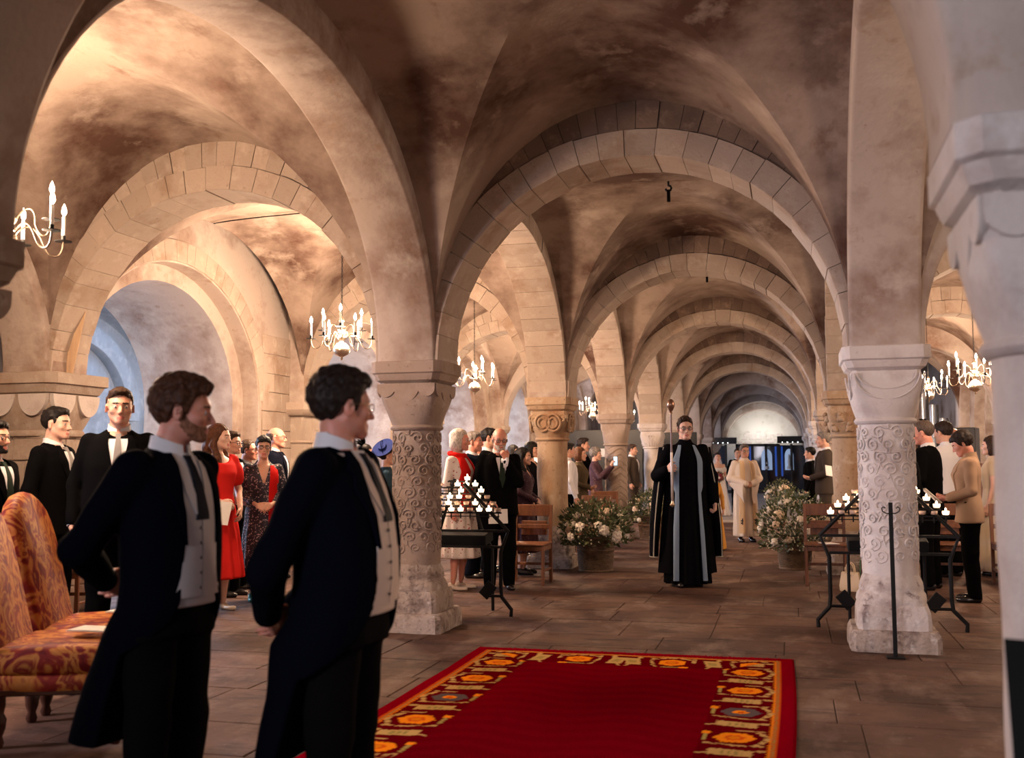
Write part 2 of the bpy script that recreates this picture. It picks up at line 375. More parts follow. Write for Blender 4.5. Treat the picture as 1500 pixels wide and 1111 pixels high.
def column(x, y, label, style, m, r=.2, mb=None, cap='scallop', rz=0):
    root = empty('column', (x, y, 0), rz); tag(root, label, kind='structure'); mb = mb or m
    # abacus
    s = .305
    a = MB().loft([sq(.235, 2.0), sq(.27, 2.025), sq(.285, 2.06), sq(.29, 2.075), sq(s-.006, 2.08), sq(s, 2.086), sq(s, ZS-.006), sq(s-.006, ZS), sq(.2, ZS)])
    a.build('abacus', m, root, sharp=.5)
    # bell
    n = 48; rings = []
    for i in range(11):
        u = i/10; z = NECKZ+(2.005-NECKZ)*u; rings.append(sq((r+.01)*(1-u)+.235*u+.03*math.sin(PI*u)*(1 if cap != 'plain' else .3), z, n, min(1, u*1.25)**1.3))
    MB().loft(rings).build('capital', m, root, sharp=.6)
    if cap == 'scallop':
        for q in range(4):
            R = Matrix.Rotation(q*PI/2, 4, 'Z'); mbx = MB()
            for cx, rad in ((0, .115), (-.175, .085), (.175, .085)):
                pts = [(cx+rad*math.cos(PI+PI*i/14), 1.995+rad*1.25*math.sin(PI+PI*i/14)) for i in range(15)]
                pts = [(max(-.245, min(.245, px)), pz) for px, pz in pts]
                def yy(px, pz, d): return -(.247+d-.10*(2.0-pz)*(2.0-pz)*6*.5)
                f = [R @ Vector((px, yy(px, pz, .012), pz)) for px, pz in pts]; g = [R @ Vector((px*.98, yy(px, pz, -.05), pz)) for px, pz in pts]
                nn = len(f); mbx.add(f+g, [tuple(range(nn))[::-1]]+[(i, i+1, nn+i+1, nn+i) for i in range(nn-1)])
            mbx.build('scallop', m, root, sharp=.6)
    elif cap == 'swag':
        for q in range(4):
            R = Matrix.Rotation(q*PI/2, 4, 'Z'); mbx = MB()
            for k in (0, .075):
                mbx.tube([R @ Vector(((.225-k*.3)*math.cos(PI+PI*i/16), -(.262-(.17-k)*math.sin(PI*i/16)*.14), 1.985-(.19-k)*math.sin(PI*i/16))) for i in range(17)], .007, 6)
            mbx.build('carved_swag', m, root)
    elif cap == 'rings':
        for q in range(4):
            R = Matrix.Rotation(q*PI/2, 4, 'Z'); mbx = MB()
            for cx, rad in ((-.07, .095), (.07, .095), (-.07, .055), (.07, .055)):
                mbx.tube([R @ Vector((cx+rad*math.cos(2*PI*i/20), -(.235+.02+(.1*(1.85+rad*math.sin(2*PI*i/20)-1.85))), 1.85+rad*1.15*math.sin(2*PI*i/20))) for i in range(20)], .016, 6, closed=True)
            for cx in (-.2, .2):
                mbx.tube([R @ Vector((px, -.24, pz)) for px, pz in spiral(cx*.95, 1.9, .06, 1.4, 1 if cx > 0 else -1, 14)], .014, 6)
            mbx.build('carved_rings', m, root)
    elif cap == 'leaf':
        for lev, zz, rr, num in ((0, 1.74, .235, 8), (1, 1.86, .262, 8)):
            for j in range(num):
                th = 2*PI*(j+.5*lev)/num; mbx = MB()
                mbx.sphere((0, 0, 0), (.045, .035, .055), 8, 6); mbx.sphere((.0, .03, .045), (.03, .028, .026), 8, 5); mbx.sphere((.03, .01, -.03), .022, 6, 5); mbx.sphere((-.03, .01, -.03), .022, 6, 5)
                mbx.build('carved_leaf', m, root, (rr*math.cos(th), rr*math.sin(th), zz), (0, 0, th-PI/2))
    elif cap == 'basket':
        mbx = MB()
        for zz, rr in ((1.70, .222), (1.745, .235), (1.90, .262)):
            for j in range(28):
                th = 2*PI*j/28; mbx.sphere((rr*math.cos(th), rr*math.sin(th), zz), (.018, .018, .026), 6, 4)
        for j in range(24):
            th = 2*PI*j/24; mbx.tube([(.235*math.cos(th), .235*math.sin(th), 1.76), (.262*math.cos(th+.13), .262*math.sin(th+.13), 1.88)], .012, 5)
        mbx.build('carved_beading', m, root)
    # necking ring
    MB().lathe([(r, 1.615), (r+.018, 1.622), (r+.028, 1.64), (r+.018, 1.658), (r, 1.666)], 40).build('necking', m, root)
    # shaft
    zb = .50
    if style == 'chevron':
        nz, nt = 90, 72; V = []
        for i in range(nz+1):
            z = zb+(1.62-zb)*i/nz
            for j in range(nt):
                th = 2*PI*j/nt; tri = abs(((th/(PI/3)) % 2)-1); ph = (z*9+tri*1.15) % 1
                d = -.016*(1 if ph < .22 else 0) + .004*math.sin(ph*2*PI)
                V.append(((r+d)*math.cos(th), (r+d)*math.sin(th), z))
        F = [(i*nt+j, i*nt+(j+1) % nt, (i+1)*nt+(j+1) % nt, (i+1)*nt+j) for i in range(nz) for j in range(nt)]
        obj('shaft', mesh_np('shaft', V, F), m, root)
    else:
        sh = MB().lathe([(r*(1.0+.02*math.sin(i*.9)), zb+(1.62-zb)*i/14) for i in range(15)], 40); o = sh.build('shaft', m, root); rough(o.data, .003, 5, x)
    if style == 'scroll':
        rr = random.Random(3); mbx = MB()
        nth, nz = 10, 11
        for i in range(nz):
            for j in range(nth):
                s0 = 2*PI*r*(j+.5*(i % 2)+rr.uniform(-.1, .1))/nth; z0 = .62+.98*(i+.5)/nz; sg = 1 if (i+j) % 2 else -1
                pts = spiral(s0, z0, .05*rr.uniform(.85, 1.1), 1.5, sg, 16, rr.uniform(0, 6)); tail = [(s0+sg*.07, z0+.075), (s0+sg*.065, z0+.03)]
                P3 = [((r+.003)*math.cos(sx/r), (r+.003)*math.sin(sx/r), sz) for sx, sz in tail+pts]
                mbx.tube(P3, [.004, .0075]+[.008]*(len(P3)-3)+[.006], 5)
        cv = mbx.build('carved_scrolls', m, root); cv['kind'] = 'stuff'
    # base
    P = [sq(.315, 0, 32), sq(.315, .135, 32), sq(.295, .16, 32)]
    o = MB().loft([sq(.305, 0.0, 48), sq(.305, .05, 48), sq(.304, .11, 48), sq(.285, .15, 48)]).build('plinth', basestone, root, sharp=.5); rough(o.data, .006, 7, x+1)
    o = MB().loft([sq(.25, .14, 48, .95), sq(.252, .2, 48, .93), sq(.25, .27, 48, .9), sq(.238, .32, 48, .8)]).build('base_block', mb, root, sharp=.5); rough(o.data, .009, 8, x+2)
    o = MB().loft([sq(.235, .31, 48, .6), sq(.245, .345, 48, .35), sq(.238, .385, 48, .2), sq(.222, .41, 48, .05), sq(.226, .43, 48, 0), sq(.218, .47, 48, 0), sq(.203, .51, 48, 0), sq(r, .53, 48, 0)]).build('base_moulding', mb, root, sharp=.9); rough(o.data, .007, 9, x+3)
    return root
column(LX, YK(0), 'left column carved with scrolls under a scalloped capital', 'scroll', colstone, .195, basestone, 'scallop')
column(RX, YK(0), 'pale right column carved with scrolls and a swag capital', 'scroll', palestone, .195, palebase, 'swag')
column(LX, YK(1), 'plain ochre column under a capital of carved rings', 'plain', rust, .2, basestone, 'rings')
column(RX, YK(1), 'ochre right column under a leafy capital', 'plain', rust, .2, basestone, 'leaf')
column(LX, YK(2), 'column cut with zigzag grooves under a plain capital', 'chevron', colstone, .2, basestone, 'plain')
column(RX, YK(2), 'third right column under a plain capital', 'plain', stone, .2, basestone, 'swag')
column(LX, YK(3), 'pale plain column under a beaded capital', 'plain', palestone, .2, basestone, 'basket')
for k in (4, 5, 6, 7):
    column(LX, YK(k), 'small far column of the left row', 'plain', stone, .2, basestone, 'plain')
    column(RX, YK(k-1), 'small far column of the right row', 'plain', palestone, .2, basestone, 'leaf' if k == 4 else 'plain')
column(RX, YK(7), 'small far column of the right row', 'plain', stone, .2, basestone, 'plain')
column(RX+.03, YK(-1), 'large pale column close by at the right edge', 'plain', palestone, .2, palebase, 'scallop')
column(LX, YK(-1), 'near left column with heavy square abacus', 'plain', colstone, .2, basestone, 'scallop')
for k in (0, 1, 2, 3, 4):
    if k: column(RRX, YK(k), 'wall column of the right aisle', 'plain', stone, .22, basestone, 'plain')
    if k: column(LLX, YK(k), 'wall column of the left aisle', 'plain', stone, .22, basestone, 'plain')
# the free pier at the left: coursed stones under a scalloped capital
pier = empty('pier', (LLX, YK(0), 0)); tag(pier, 'broad left pier of coursed stones with chamfered abacus', kind='structure')
MB().loft([sq(.33, 1.98), sq(.37, 2.0), sq(.40, 2.06), sq(.405, 2.075), sq(.43, 2.08), sq(.43, ZS-.005), sq(.42, ZS)]).build('abacus', stone, pier, sharp=.5)
MB().loft([sq(.30+.05*u+.02*math.sin(PI*u), 1.66+.33*u, 40, .35+.65*u) for u in (0, .2, .4, .6, .8, 1)]).build('capital', stone, pier, sharp=.6)
for q in range(4):
    R = Matrix.Rotation(q*PI/2, 4, 'Z'); mbx = MB()
    for cx, rad in ((-.17, .15), (.17, .15)):
        pts = [(cx+rad*math.cos(PI+PI*i/14), 1.985+rad*1.3*math.sin(PI+PI*i/14)) for i in range(15)]
        f = [R @ Vector((px, -.362, pz)) for px, pz in pts]; g = [R @ Vector((px, -.28, pz)) for px, pz in pts]; nn = 15
        mbx.add(f+g, [tuple(range(nn))[::-1]]+[(i, i+1, nn+i+1, nn+i) for i in range(nn-1)])
    mbx.build('scallop', palestone, pier, sharp=.6)
MB().lathe([(.31, 1.60), (.335, 1.61), (.34, 1.635), (.33, 1.66), (.3, 1.67)], 32, fr=lambda th, t: 1+.06*abs(math.sin(2*th))).build('necking', stone, pier)
MB().box((0, 0, .8), (.56, .56, 1.62)).build('mortar_core', mortar, pier, smooth=False)
_cs = {}
z = 0.0; row = 0
while z < 1.6:
    h = random.choice((.2, .24, .27)); h = min(h, 1.6-z)
    for q in range(4):
        R = Matrix.Rotation(q*PI/2, 3, 'Z')
        cuts = (-.30, .0+.06*(row % 2 or -1), .30)
        for a0, a1 in zip(cuts, cuts[1:]):
            key = (round(a1-a0, 2), round(h, 2))
            if key not in _cs:
                b_ = MB().box((0, 0, 0), (a1-a0-.008, .05, h-.008), ch=.006); _cs[key] = b_.mesh('coursed_stone', [stone], False)
            p = R @ Vector(((a0+a1)/2, -.276-random.uniform(0, .006), z+h/2)); obj('coursed_stone', _cs[key], None, pier, p, (0, 0, q*PI/2))
    z += h; row += 1

# ------------------------------------------------------------------ side walls with deep arched openings
def wall_open(name, X, Xb, ya, yb, yc, a, c, zs, mt, label, ztop=4.45, parent=None):
    n = 28
    ins = [(yc-a, 0), (yc-a, zs*.5)]+[(yc-a*math.cos(PI*i/n), zs+c*math.sin(PI*i/n)) for i in range(n+1)]+[(yc+a, zs*.5), (yc+a, 0)]
    out = []
    for (py, pz) in ins:
        if pz <= zs: out.append((ya if py < yc else yb, pz))
        else:
            dy, dz = py-yc, pz-zs
            t = min([(ztop-zs)/dz if dz > 1e-6 else 9e9, ((yb-yc)/dy if dy > 1e-6 else 9e9), ((ya-yc)/dy if dy < -1e-6 else 9e9)]); out.append((yc+dy*t, zs+dz*t))
    # force the two top corners
    for cy in (ya, yb):
        j = min(range(len(out)), key=lambda i: (out[i][0]-cy)**2+(out[i][1]-ztop)**2); out[j] = (cy, ztop)
    m = len(ins); V = [(X, *p) for p in ins]+[(X, *p) for p in out]+[(Xb, *p) for p in ins]+[(Xb, *p) for p in out]
    F = []
    for i in range(m-1):
        F += [(i, i+1, m+i+1, m+i), (2*m+i, 3*m+i, 3*m+i+1, 2*m+i+1), (i, 2*m+i, 2*m+i+1, i+1)]
    mb = MB().add(V, F); o = mb.build(name, mt, parent, sharp=.5)
    bm = bmesh.new(); bm.from_mesh(o.data); bmesh.ops.recalc_face_normals(bm, faces=bm.faces); bm.to_mesh(o.data); bm.free()
    if parent is None: tag(o, label, kind='structure')
    return o
def wall_blocks(root, X, side, ya, yb, z0, z1, skip, rows_h=.26, wmin=.42, wmax=.7, lim=120):
    """a facing of squared stones, each a piece of its own"""
    z = z0; row = 0; n = 0
    while z < z1-.05:
        h = rows_h*random.uniform(.85, 1.1); yy = ya-(random.random()*.3)
        while yy < yb:
            w = random.uniform(wmin, wmax); a0, a1 = max(yy, ya), min(yy+w, yb)
            if a1-a0 > .12 and not skip((a0+a1)/2, z+h/2, (a1-a0)/2, h/2) and n < lim:
                MB().box((0, 0, 0), (.03, a1-a0-.008, h-.008), ch=.005).build('ashlar_block', stone, root, (X+side*random.uniform(.004, .010), (a0+a1)/2, z+h/2), smooth=False); n += 1
            yy += w
        z += h; row += 1
for k in range(0, 5):
    y0, y2 = YK(k), YK(k+1); yc = (y0+y2)/2
    off = -.35 if k == 0 else 0
    w = wall_open('wall_left', LLX+.02, LLX-.25, y0+(.3 if k == 0 else 0), y2, yc+off, 1.78, 1.55, ZS-.1, plaster, 'left aisle wall pierced by a deep round arch')
    wall_open('inner_order', LLX-.20, LLX-1.5, y0-(0 if k == 0 else 0), y2, yc+off, 1.52, 1.36, ZS-.1, plaster, None, parent=w)
    # raised stone ring round the opening
    for me, tm in stone_courses('wl', 1.80, 1.57, 0, .24, .02, 26, .05):
        if k > 2: break
        o = bpy.data.objects.new('ring_stone', me); link(o, w); o.location = (LLX+.02, yc+off, ZS-.1); o.rotation_euler = (0, 0, PI/2)
        if not me.materials: me.materials.append(stone)
    if k in (0, 1):
        wall_blocks(w, LLX+.02, 1, yc+off+1.86, y2-.02, 0, 2.9, lambda a, z, ha, h: False, lim=80)
        wall_blocks(w, LLX+.02, 1, y0+.42, yc+off-1.86, 0, 2.0, lambda a, z, ha, h: k == 0, lim=30)
    if k <= 3:
        w2 = wall_open('wall_right', RRX-.02, RRX+.25, y0, y2, yc, 1.6, 1.45, ZS-.1, plaster, 'right aisle wall with a blind round arch')
        wall_open('inner_order', RRX+.2, RRX+.6, y0, y2, yc, 1.35, 1.25, ZS-.1, plaster, None, parent=w2)
        MB().box((RRX+.65, yc, 2.2), (.1, B, 4.5)).build('back_panel', bluewash, w2, smooth=False)
# impost mouldings on the second left respond
for k in (1, 2):
    MB().loft([sq(.30, 2.0), sq(.34, 2.03), sq(.37, 2.08), sq(.37, ZS)]).build('trim_%d' % k, stone, None, (LLX, YK(k), .002), sharp=.5)
    tag(bpy.context.scene.objects['trim_%d' % k], 'stepped stone impost on the left aisle wall', kind='structure')
# outer chambers behind the left openings, whitewashed and lit by daylight
ch = MB(); ch.box((-12.6, 21, 2.2), (.2, 32, 5)); ch.box((-9.9, 5.9, 2.2), (4, .2, 5))
o = ch.build('wall_outer', bluewash, smooth=False); tag(o, 'whitewashed outer wall seen through the left arches', kind='structure')
for k in range(0, 5):
    o = web('ceiling', -12.5, LLX-1.5, YK(k)-.2, YK(k+1)+.2, 'whitewashed vault of the outer chamber'); o.data.materials[0] = bluewash
    rb = solid_ring(2.0, 1.75, 0, .45, .2).build('rib_arch', bluewash, None, ((-12.5+LLX-1.5)/2, YK(k), ZS)); tag(rb, 'whitewashed rib of the outer chamber', kind='structure')
for k in range(0, 5):
    rb = solid_ring(1.5, 1.4, 0, .35, .14).build('rib_arch', bluewash, None, (-12.42, (YK(k)+YK(k+1))/2, ZS), (0, 0, PI/2)); tag(rb, 'blind arch on the whitewashed outer wall', kind='structure')
    pb = MB().box((-12.35, YK(k), 1.2), (.36, .5, 2.4), ch=.02).build('pilaster', bluewash, smooth=False); tag(pb, 'whitewashed pilaster of the outer chamber', kind='structure')
# near bay, left of the first pier: closing wall
o = MB().box((LLX-.9, 3.4, 2.2), (.2, 9.0, 5)).build('wall_left', plaster, smooth=False); tag(o, 'near left aisle wall', kind='structure')
o = MB().box((RRX+.3, 5.4, 2.2), (.2, 5.4, 5)).build('wall_right', plaster, smooth=False); tag(o, 'near right aisle wall', kind='structure')
# ------------------------------------------------------------------ far end wall with its round lunette
lun = empty('wall_far', (0, 0, 0)); tag(lun, 'pale far end wall with a round lunette of rubble stone', kind='structure')
MB().box((-1.2, YF+.9, 2.3), (22, .3, 5)).build('plain_wall', mat('lunette_plaster', (.62, .58, .52), .95, noise=[((.45, .40, .34), 1.6, .5, .72, 7), ((.3, .26, .22), 5, .62, .8, 7)], bump=.5, bscale=14), lun, smooth=False)
solid_ring(1.45, 1.35, 0, .5, .3).build('lunette_arch', plaster, lun, ((LX+RX)/2, YF+.5, 2.1))
rr = random.Random(5)
for i in range(26):
    z = 1.95+.14*(i//6)+rr.uniform(0, .02); xx = (LX+RX)/2-.95+.32*(i % 6)+rr.uniform(-.08, .08)+.1*(i//6)
    if abs(xx-(LX+RX)/2) < 1.15-.12*(i//6): MB().box((xx, YF+.74, z), (rr.uniform(.16, .3), .05, rr.uniform(.07, .12)), ch=.015).build('rubble_stone', palestone, lun, smooth=False)
for X in (LLX, RRX):
    o = MB().box((X+(.3 if X > 0 else -.3), (YK(4)+YF)/2+2, 2.2), (.3, YF-YK(4)-2, 5)).build('wall_left' if X < 0 else 'wall_right', plaster, smooth=False); tag(o, 'far stretch of the side wall', kind='structure')
# ------------------------------------------------------------------ blocks of masonry standing on every abacus
for k in range(-1, NB+1):
    for X in (LX, RX)+((RRX,) if 0 < k <= 4 else ())+((LLX,) if k <= 4 else ()):
        o = MB().loft([sq(.275, ZS-.002), sq(.268, ZS+.35), sq(.262, ZS+.8, 32, .95), sq(.30, ZS+1.3)]).build('springer', plaster, None, (X, YK(k), 0), sharp=.9)
        tag(o, 'plastered springing block above a capital', kind='structure')
# low stone step before the far paving
o = MB().box((-1.2, 23.36, .0), (12, .3, .05), ch=.01).build('trim_10', mat('step_stone', (.42, .36, .32), .7), smooth=False); tag(o, 'low stone step across the nave', kind='structure')

# ------------------------------------------------------------------ chandeliers
brass = mat('polished_brass', (.80, .66, .50), .28, .9)
candlewax = mat('white_candle', (.85, .82, .76), .5)
flamem = mat('candle_flame', (1, .9, .7), .5, emit=(1, .80, .55), estr=42)
def make_chandelier():
    root = empty('chandelier')
    b = MB().lathe([(.0, -.10), (.012, -.095), (.018, -.075), (.01, -.065), (.03, -.055), (.075, -.03), (.095, .0), (.095, .012), (.1, .015), (.1, .028), (.095, .03), (.085, .06), (.05, .09), (.03, .10), (.026, .13), (.045, .14), (.05, .16), (.026, .175), (.022, .21), (.04, .225), (.045, .25), (.022, .27), (.018, .33), (.03, .35), (.02, .38), (.008, .40), (.0, .41)], 20, caps=False)
    b.build('baluster', brass, root)
    for tier, (n, R, z0, ph) in enumerate(((6, .34, .14, .35), (3, .25, .25, .9))):
        for i in range(n):
            a = ph+2*PI*i/n; d = Vector((math.cos(a), math.sin(a), 0))
            def p(r, z): return d*r+Vector((0, 0, z0+z))
            pts = bez(p(.04, 0), p(.09, .10), p(.16, .10), p(R*.62, -.03), 8)+bez(p(R*.62, -.03), p(R*.75, -.14), p(R*1.0, -.13), p(R, .0), 8)[1:]
            arm = MB().tube(pts, .0065, 6).build('arm', mat('dark_brass', (.10, .07, .05), .4, .7), root)
            c = p(R, 0)
            MB().lathe([(.0, 0), (.055, .004), (.058, .008), (.05, .007), (.014, .008), (.014, .045), (.0, .046)], 14, c, caps=False).build('drip_pan', blackiron, root)
            cd = MB().lathe([(.0115, .03), (.0115, .17), (.006, .178)], 10, c).build('candle', candlewax, root)
            MB().lathe([(.002, .176), (.012, .19), (.017, .208), (.012, .235), (.001, .262)], 10, c).build('flame', flamem, cd)
    return root
def chain(root, z0, z1):
    z = z0; i = 0
    while z < z1-.06:
        pts = [(.008*math.cos(t), 0, .018*math.sin(t)) for t in [2*PI*j/10 for j in range(10)]]
        M = Matrix.Rotation(PI/2*(i % 2), 3, 'Z')
        key = 'link%d' % (i % 2)
        if key not in _cache: _cache[key] = MB().tube([M @ Vector(p) for p in pts], .0032, 5, closed=True).mesh('chain_link', [blackiron])
        obj('chain_link', _cache[key], None, root, (0, 0, z+.018)); z += .03; i += 1
    pts = [(.035*math.cos(2*PI*j/16), 0, z1-.035+.035*math.sin(2*PI*j/16)) for j in range(16)]
    MB().tube(pts, .006, 6, closed=True).build('ceiling_ring', blackiron, root)
def copy_tree(o, parent=None):
    c = o.copy(); C.objects.link(c); c.parent = parent
    for ch_ in list(o.children):
        if ch_.name.startswith(('chain', 'ceiling')): continue
        copy_tree(ch_, c)
    return c
ch0 = None
spots = []
for k, dz in ((-1, .18), (0, .08), (1, 0), (2, 0), (3, -.05), (4, -.05)): spots.append((-1, k, dz))
for k, dz in ((-1, 0), (0, 0), (1, -.16), (2, 0), (3, 0)): spots.append((1, k, dz))
chlab = {(-1, -1): 'brass chandelier nearest the camera above the near left abacus', (-1, 0): 'brass candle chandelier above the dark-haired groomsman with glasses', (-1, 1): 'brass chandelier hanging just right of the carved left column',
         (-1, 2): 'chandelier mostly behind the capital of carved rings', (-1, 3): 'small distant chandelier between ochre and zigzag columns', (-1, 4): 'smallest most distant chandelier in the left aisle',
         (1, -1): 'chandelier of the near right aisle outside the view', (1, 0): 'chandelier of the right aisle behind the near right column', (1, 1): 'chandelier half hidden by the large right column above the woman in beige', (1, 2): 'chandelier close beside the pale right capital above the grey-haired man', (1, 3): 'far right aisle chandelier behind the pale column'}
for side, k, dz in spots:
    x = (LX+LLX)/2 if side < 0 else (RX+RRX)/2; y = (YK(k)+YK(k+1))/2; z = 2.52+dz
    if ch0 is None: ch0 = make_chandelier(); r = ch0
    else: r = copy_tree(ch0)
    r.location = (x, y, z); r.rotation_euler = (0, 0, k*.4)
    tag(r, chlab[(side, k)], 'chandelier', 'brass chandeliers of the side aisles'); chain(r, .40, 4.275-z)
    point('chandelier_light', (x, y, z+.16), LAMP_W.get((side, k), 60), WARM, .22)
# empty hooks and rings of the nave vault
for k in range(0, 5):
    x, y = (LX+RX)/2, (YK(k)+YK(k+1))/2; h = empty('ceiling_hook', (x, y, 4.275)); tag(h, ['black iron hook hanging from the first nave vault', 'iron hook of the second nave vault', 'small iron hook of the third nave vault', 'iron ring of the fourth nave vault', 'iron ring of the fifth, farthest lit nave vault'][k], 'hook', 'ceiling hooks down the nave')
    pts = [(.05*math.cos(2*PI*j/18), 0, -.05+.05*math.sin(2*PI*j/18)) for j in range(18)]
    if k > 2: MB().tube(pts, .012, 6, closed=True).build('ring', blackiron, h)
    else: MB().tube([(0, 0, .02), (0, 0, -.05)]+[(.03*math.sin(t), 0, -.08+.03*math.cos(t)) for t in (0, .8, 1.6, 2.4, 3.1, 3.9, 4.6)], .012, 6).build('hook_rod', blackiron, h); 
    if k <= 2: MB().box((0, 0, -.16), (.035, .035, .13), ch=.006).build('swivel', blackiron, h, smooth=False)
pts = [((LX+LLX)/2-.02-1.6*t, (YK(0)+YK(1))/2+.05*math.sin(5*t), 4.16+.10*math.sin(PI/2*(1-t*.9))-.012) for t in np.linspace(0, 1, 24)]
o = MB().tube(pts, .007, 5).build('cable', blackiron); tag(o, 'black cable pinned along the left aisle vault to the chandelier hook', 'cable')

# ------------------------------------------------------------------ plank on the pier's abacus
p = at(104, 556, 157)
o = MB().box((0, 0, .33), (.12, .04, .66), ch=.006).build('timber_board', mat('bare_timber', (.56, .36, .20), .6, noise=[((.40, .24, .13), 6, .4, .7, 5, (3, 3, .3))]), None, (p.x+.02, p.y-.10, ZS+.012), (0, .17, YAW+.35), smooth=False)
tag(o, 'bare wooden board leaning upright on the left pier abacus', 'board')

# ------------------------------------------------------------------ candle stands
votive_glass = mat('votive_wax', (.9, .75, .6), .4, emit=(1, .62, .36), estr=5.5)
vflame = mat('votive_flame', (1, .8, .5), .5, emit=(1, .70, .42), estr=26)
vplain = mat('unlit_votive', (.55, .40, .32), .4)
def candle_stand(loc, label, vlab, seed):
    root = empty('candle_stand', loc); tag(root, label, 'candle stand', 'black iron votive stands')
    for s in (-1, 1):
        MB().tube([(s*.56, -.03, .0), (s*.565, -.03, .06), (s*.47, 0, .16), (s*.46, 0, .24), (s*.46, 0, .56), (s*.53, 0, .74), (s*.12, 0, 1.16)], .017, 8).build('side_frame', blackiron, root)
        MB().tube([(s*.46, 0, .17), (s*.30, .0, .17)], .014, 6).build('foot_brace', blackiron, root)
        MB().tube([(s*.30, .30, .0), (s*.30, .28, .56), (s*.2, .28, .74), (s*.06, .28, 1.2)], .015, 6).build('rear_leg', blackiron, root)
        MB().box((s*.34, .0, .22), (.10, .02, .14), ch=.004, M=Matrix.Rotation(.7*s, 3, 'Y')).build('gusset', blackiron, root, smooth=False)
    for z, w in ((.74, 1.06), (.60, .92)): MB().box((0, 0, z), (w, .03, .022)).build('cross_bar', blackiron, root, smooth=False)
    MB().box((0, .16, .665), (.62, .26, .10), ch=.01, M=Matrix.Rotation(.15, 3, 'X')).build('candle_box', mat('black_box', (.004, .004, .005), .7, spec=.15), root, smooth=False)
    rr = random.Random(seed); n = 0
    rows = ((.44, .90), (.38, .955), (.31, 1.01), (.24, 1.065), (.17, 1.12), (.08, 1.175))
    for ri, (hw_, z) in enumerate(rows):
        y = ri*.045
        MB().box((0, y, z), (2*hw_+.06, .012, .012)).build('tier_rail', blackiron, root, smooth=False)
        MB().box((0, y, z-.03), (2*hw_+.02, .008, .008)).build('tier_rail', blackiron, root, smooth=False)
        m = max(2, int(2*hw_/.082)+1)
        for i in range(m):
            x = -hw_+2*hw_*i/(m-1)
            MB().lathe([(.006, -.05), (.006, .004), (.024, .008), (.026, .012), (.0, .013)], 8, (x, y, z)).build('votive_cup', blackiron, root)
            lit = rr.random() < .55
            if abs(x) < .17 and ri > 2 and not lit: continue
            v = empty('votive_candle', (loc[0]+x, loc[1]+y, loc[2]+z+.0142))
            kind = 'lit' if lit else 'unlit'
            if kind not in VOT:
                VOT[kind] = MB().lathe([(.0, 0), (.022, .001), (.027, .016), (.027, .030), (.0, .029)], 12).mesh('wax', [votive_glass if lit else vplain])
                VOT['fl'] = MB().lathe([(.001, .029), (.007, .035), (.008, .041), (.004, .05), (.0, .056)], 8).mesh('flame', [vflame])
            obj('wax', VOT[kind], None, v)
            if lit: obj('flame', VOT['fl'], None, v)
            tag(v, '%s votive candle, %s from the left on the %s tier of %s' % ('lit' if lit else 'unlit', ORD[i], TIER[ri], vlab), 'candle', ('lit' if lit else 'unlit')+' candles on '+vlab)
    point('votive_glow', (loc[0], loc[1]-.06, loc[2]+1.12), 2.2, (1, .6, .32), .12)
VOT = {}
ORD = ['first', 'second', 'third', 'fourth', 'fifth', 'sixth', 'seventh', 'eighth', 'ninth', 'tenth', 'eleventh', 'twelfth', 'thirteenth']; TIER = ['bottom', 'second', 'third', 'fourth', 'fifth', 'top']
candle_stand((LX+.04, YK(0)+.78, 0), 'black iron tiered votive stand behind the carved left column', 'the left stand', 3)
candle_stand((RX+.06, YK(0)+.80, 0), 'black iron tiered votive stand behind the pale right column', 'the right stand', 11)
# slim iron post before the right column
p = on_floor(1311, 962); r = empty('iron_post', (p.x, p.y-.05, 0)); tag(r, 'slim black iron post with two curled hooks before the right column', 'post')
MB().box((0, 0, .53), (.028, .02, 1.06), ch=.003).build('upright', blackiron, r, smooth=False)
MB().box((0, 0, .004), (.12, .12, .008), ch=.002).build('foot_plate', blackiron, r, smooth=False)
for s in (-1, 1): MB().tube([(0, -.012, .985), (s*.03, -.014, .985), (s*.055, -.014, 1.0), (s*.06, -.014, 1.02), (s*.045, -.014, 1.03), (s*.035, -.014, 1.02)], .0045, 6).build('hook', blackiron, r)

# ------------------------------------------------------------------ chairs
oak = mat('chair_oak', (.19, .070, .028), .45, noise=[((.11, .036, .014), 9, .42, .7, 5, (4, 4, .4))], coords='obj')
def make_chair():
    r = empty('church_chair')       # faces -Y
    for sx in (-1, 1):
        MB().box((sx*.205, -.19, .22), (.034, .034, .44), ch=.005).build('leg', oak, r, smooth=False)
        MB().loft([[(sx*.205+dx*.017, y+dy*.017, z) for dx, dy in ((-1, -1), (1, -1), (1, 1), (-1, 1))] for y, z in ((.20, 0), (.19, .43), (.205, .65), (.235, .86))]).build('back_post', oak, r, smooth=False)
        MB().box((sx*.205, 0, .16), (.02, .36, .025), ch=.004).build('side_stretcher', oak, r, smooth=False)
        MB().box((sx*.205, 0, .40), (.022, .36, .05), ch=.004).build('seat_rail', oak, r, smooth=False)
    MB().box((0, -.01, .44), (.45, .43, .022), ch=.006).build('seat', oak, r, smooth=False)
    MB().box((0, -.19, .40), (.39, .022, .05), ch=.004).build('seat_rail', oak, r, smooth=False)
    MB().box((0, .228, .80), (.41, .022, .13), ch=.006).build('top_rail', oak, r, smooth=False)
    MB().box((0, .205, .62), (.40, .018, .05), ch=.005).build('back_rail', oak, r, smooth=False)
    MB().box((0, .20, .20), (.40, .018, .03), ch=.004).build('stretcher', oak, r, smooth=False)
    MB().box((0, .262, .60), (.30, .06, .16), ch=.006).build('book_box', oak, r, smooth=False)
    return r
chair0 = None
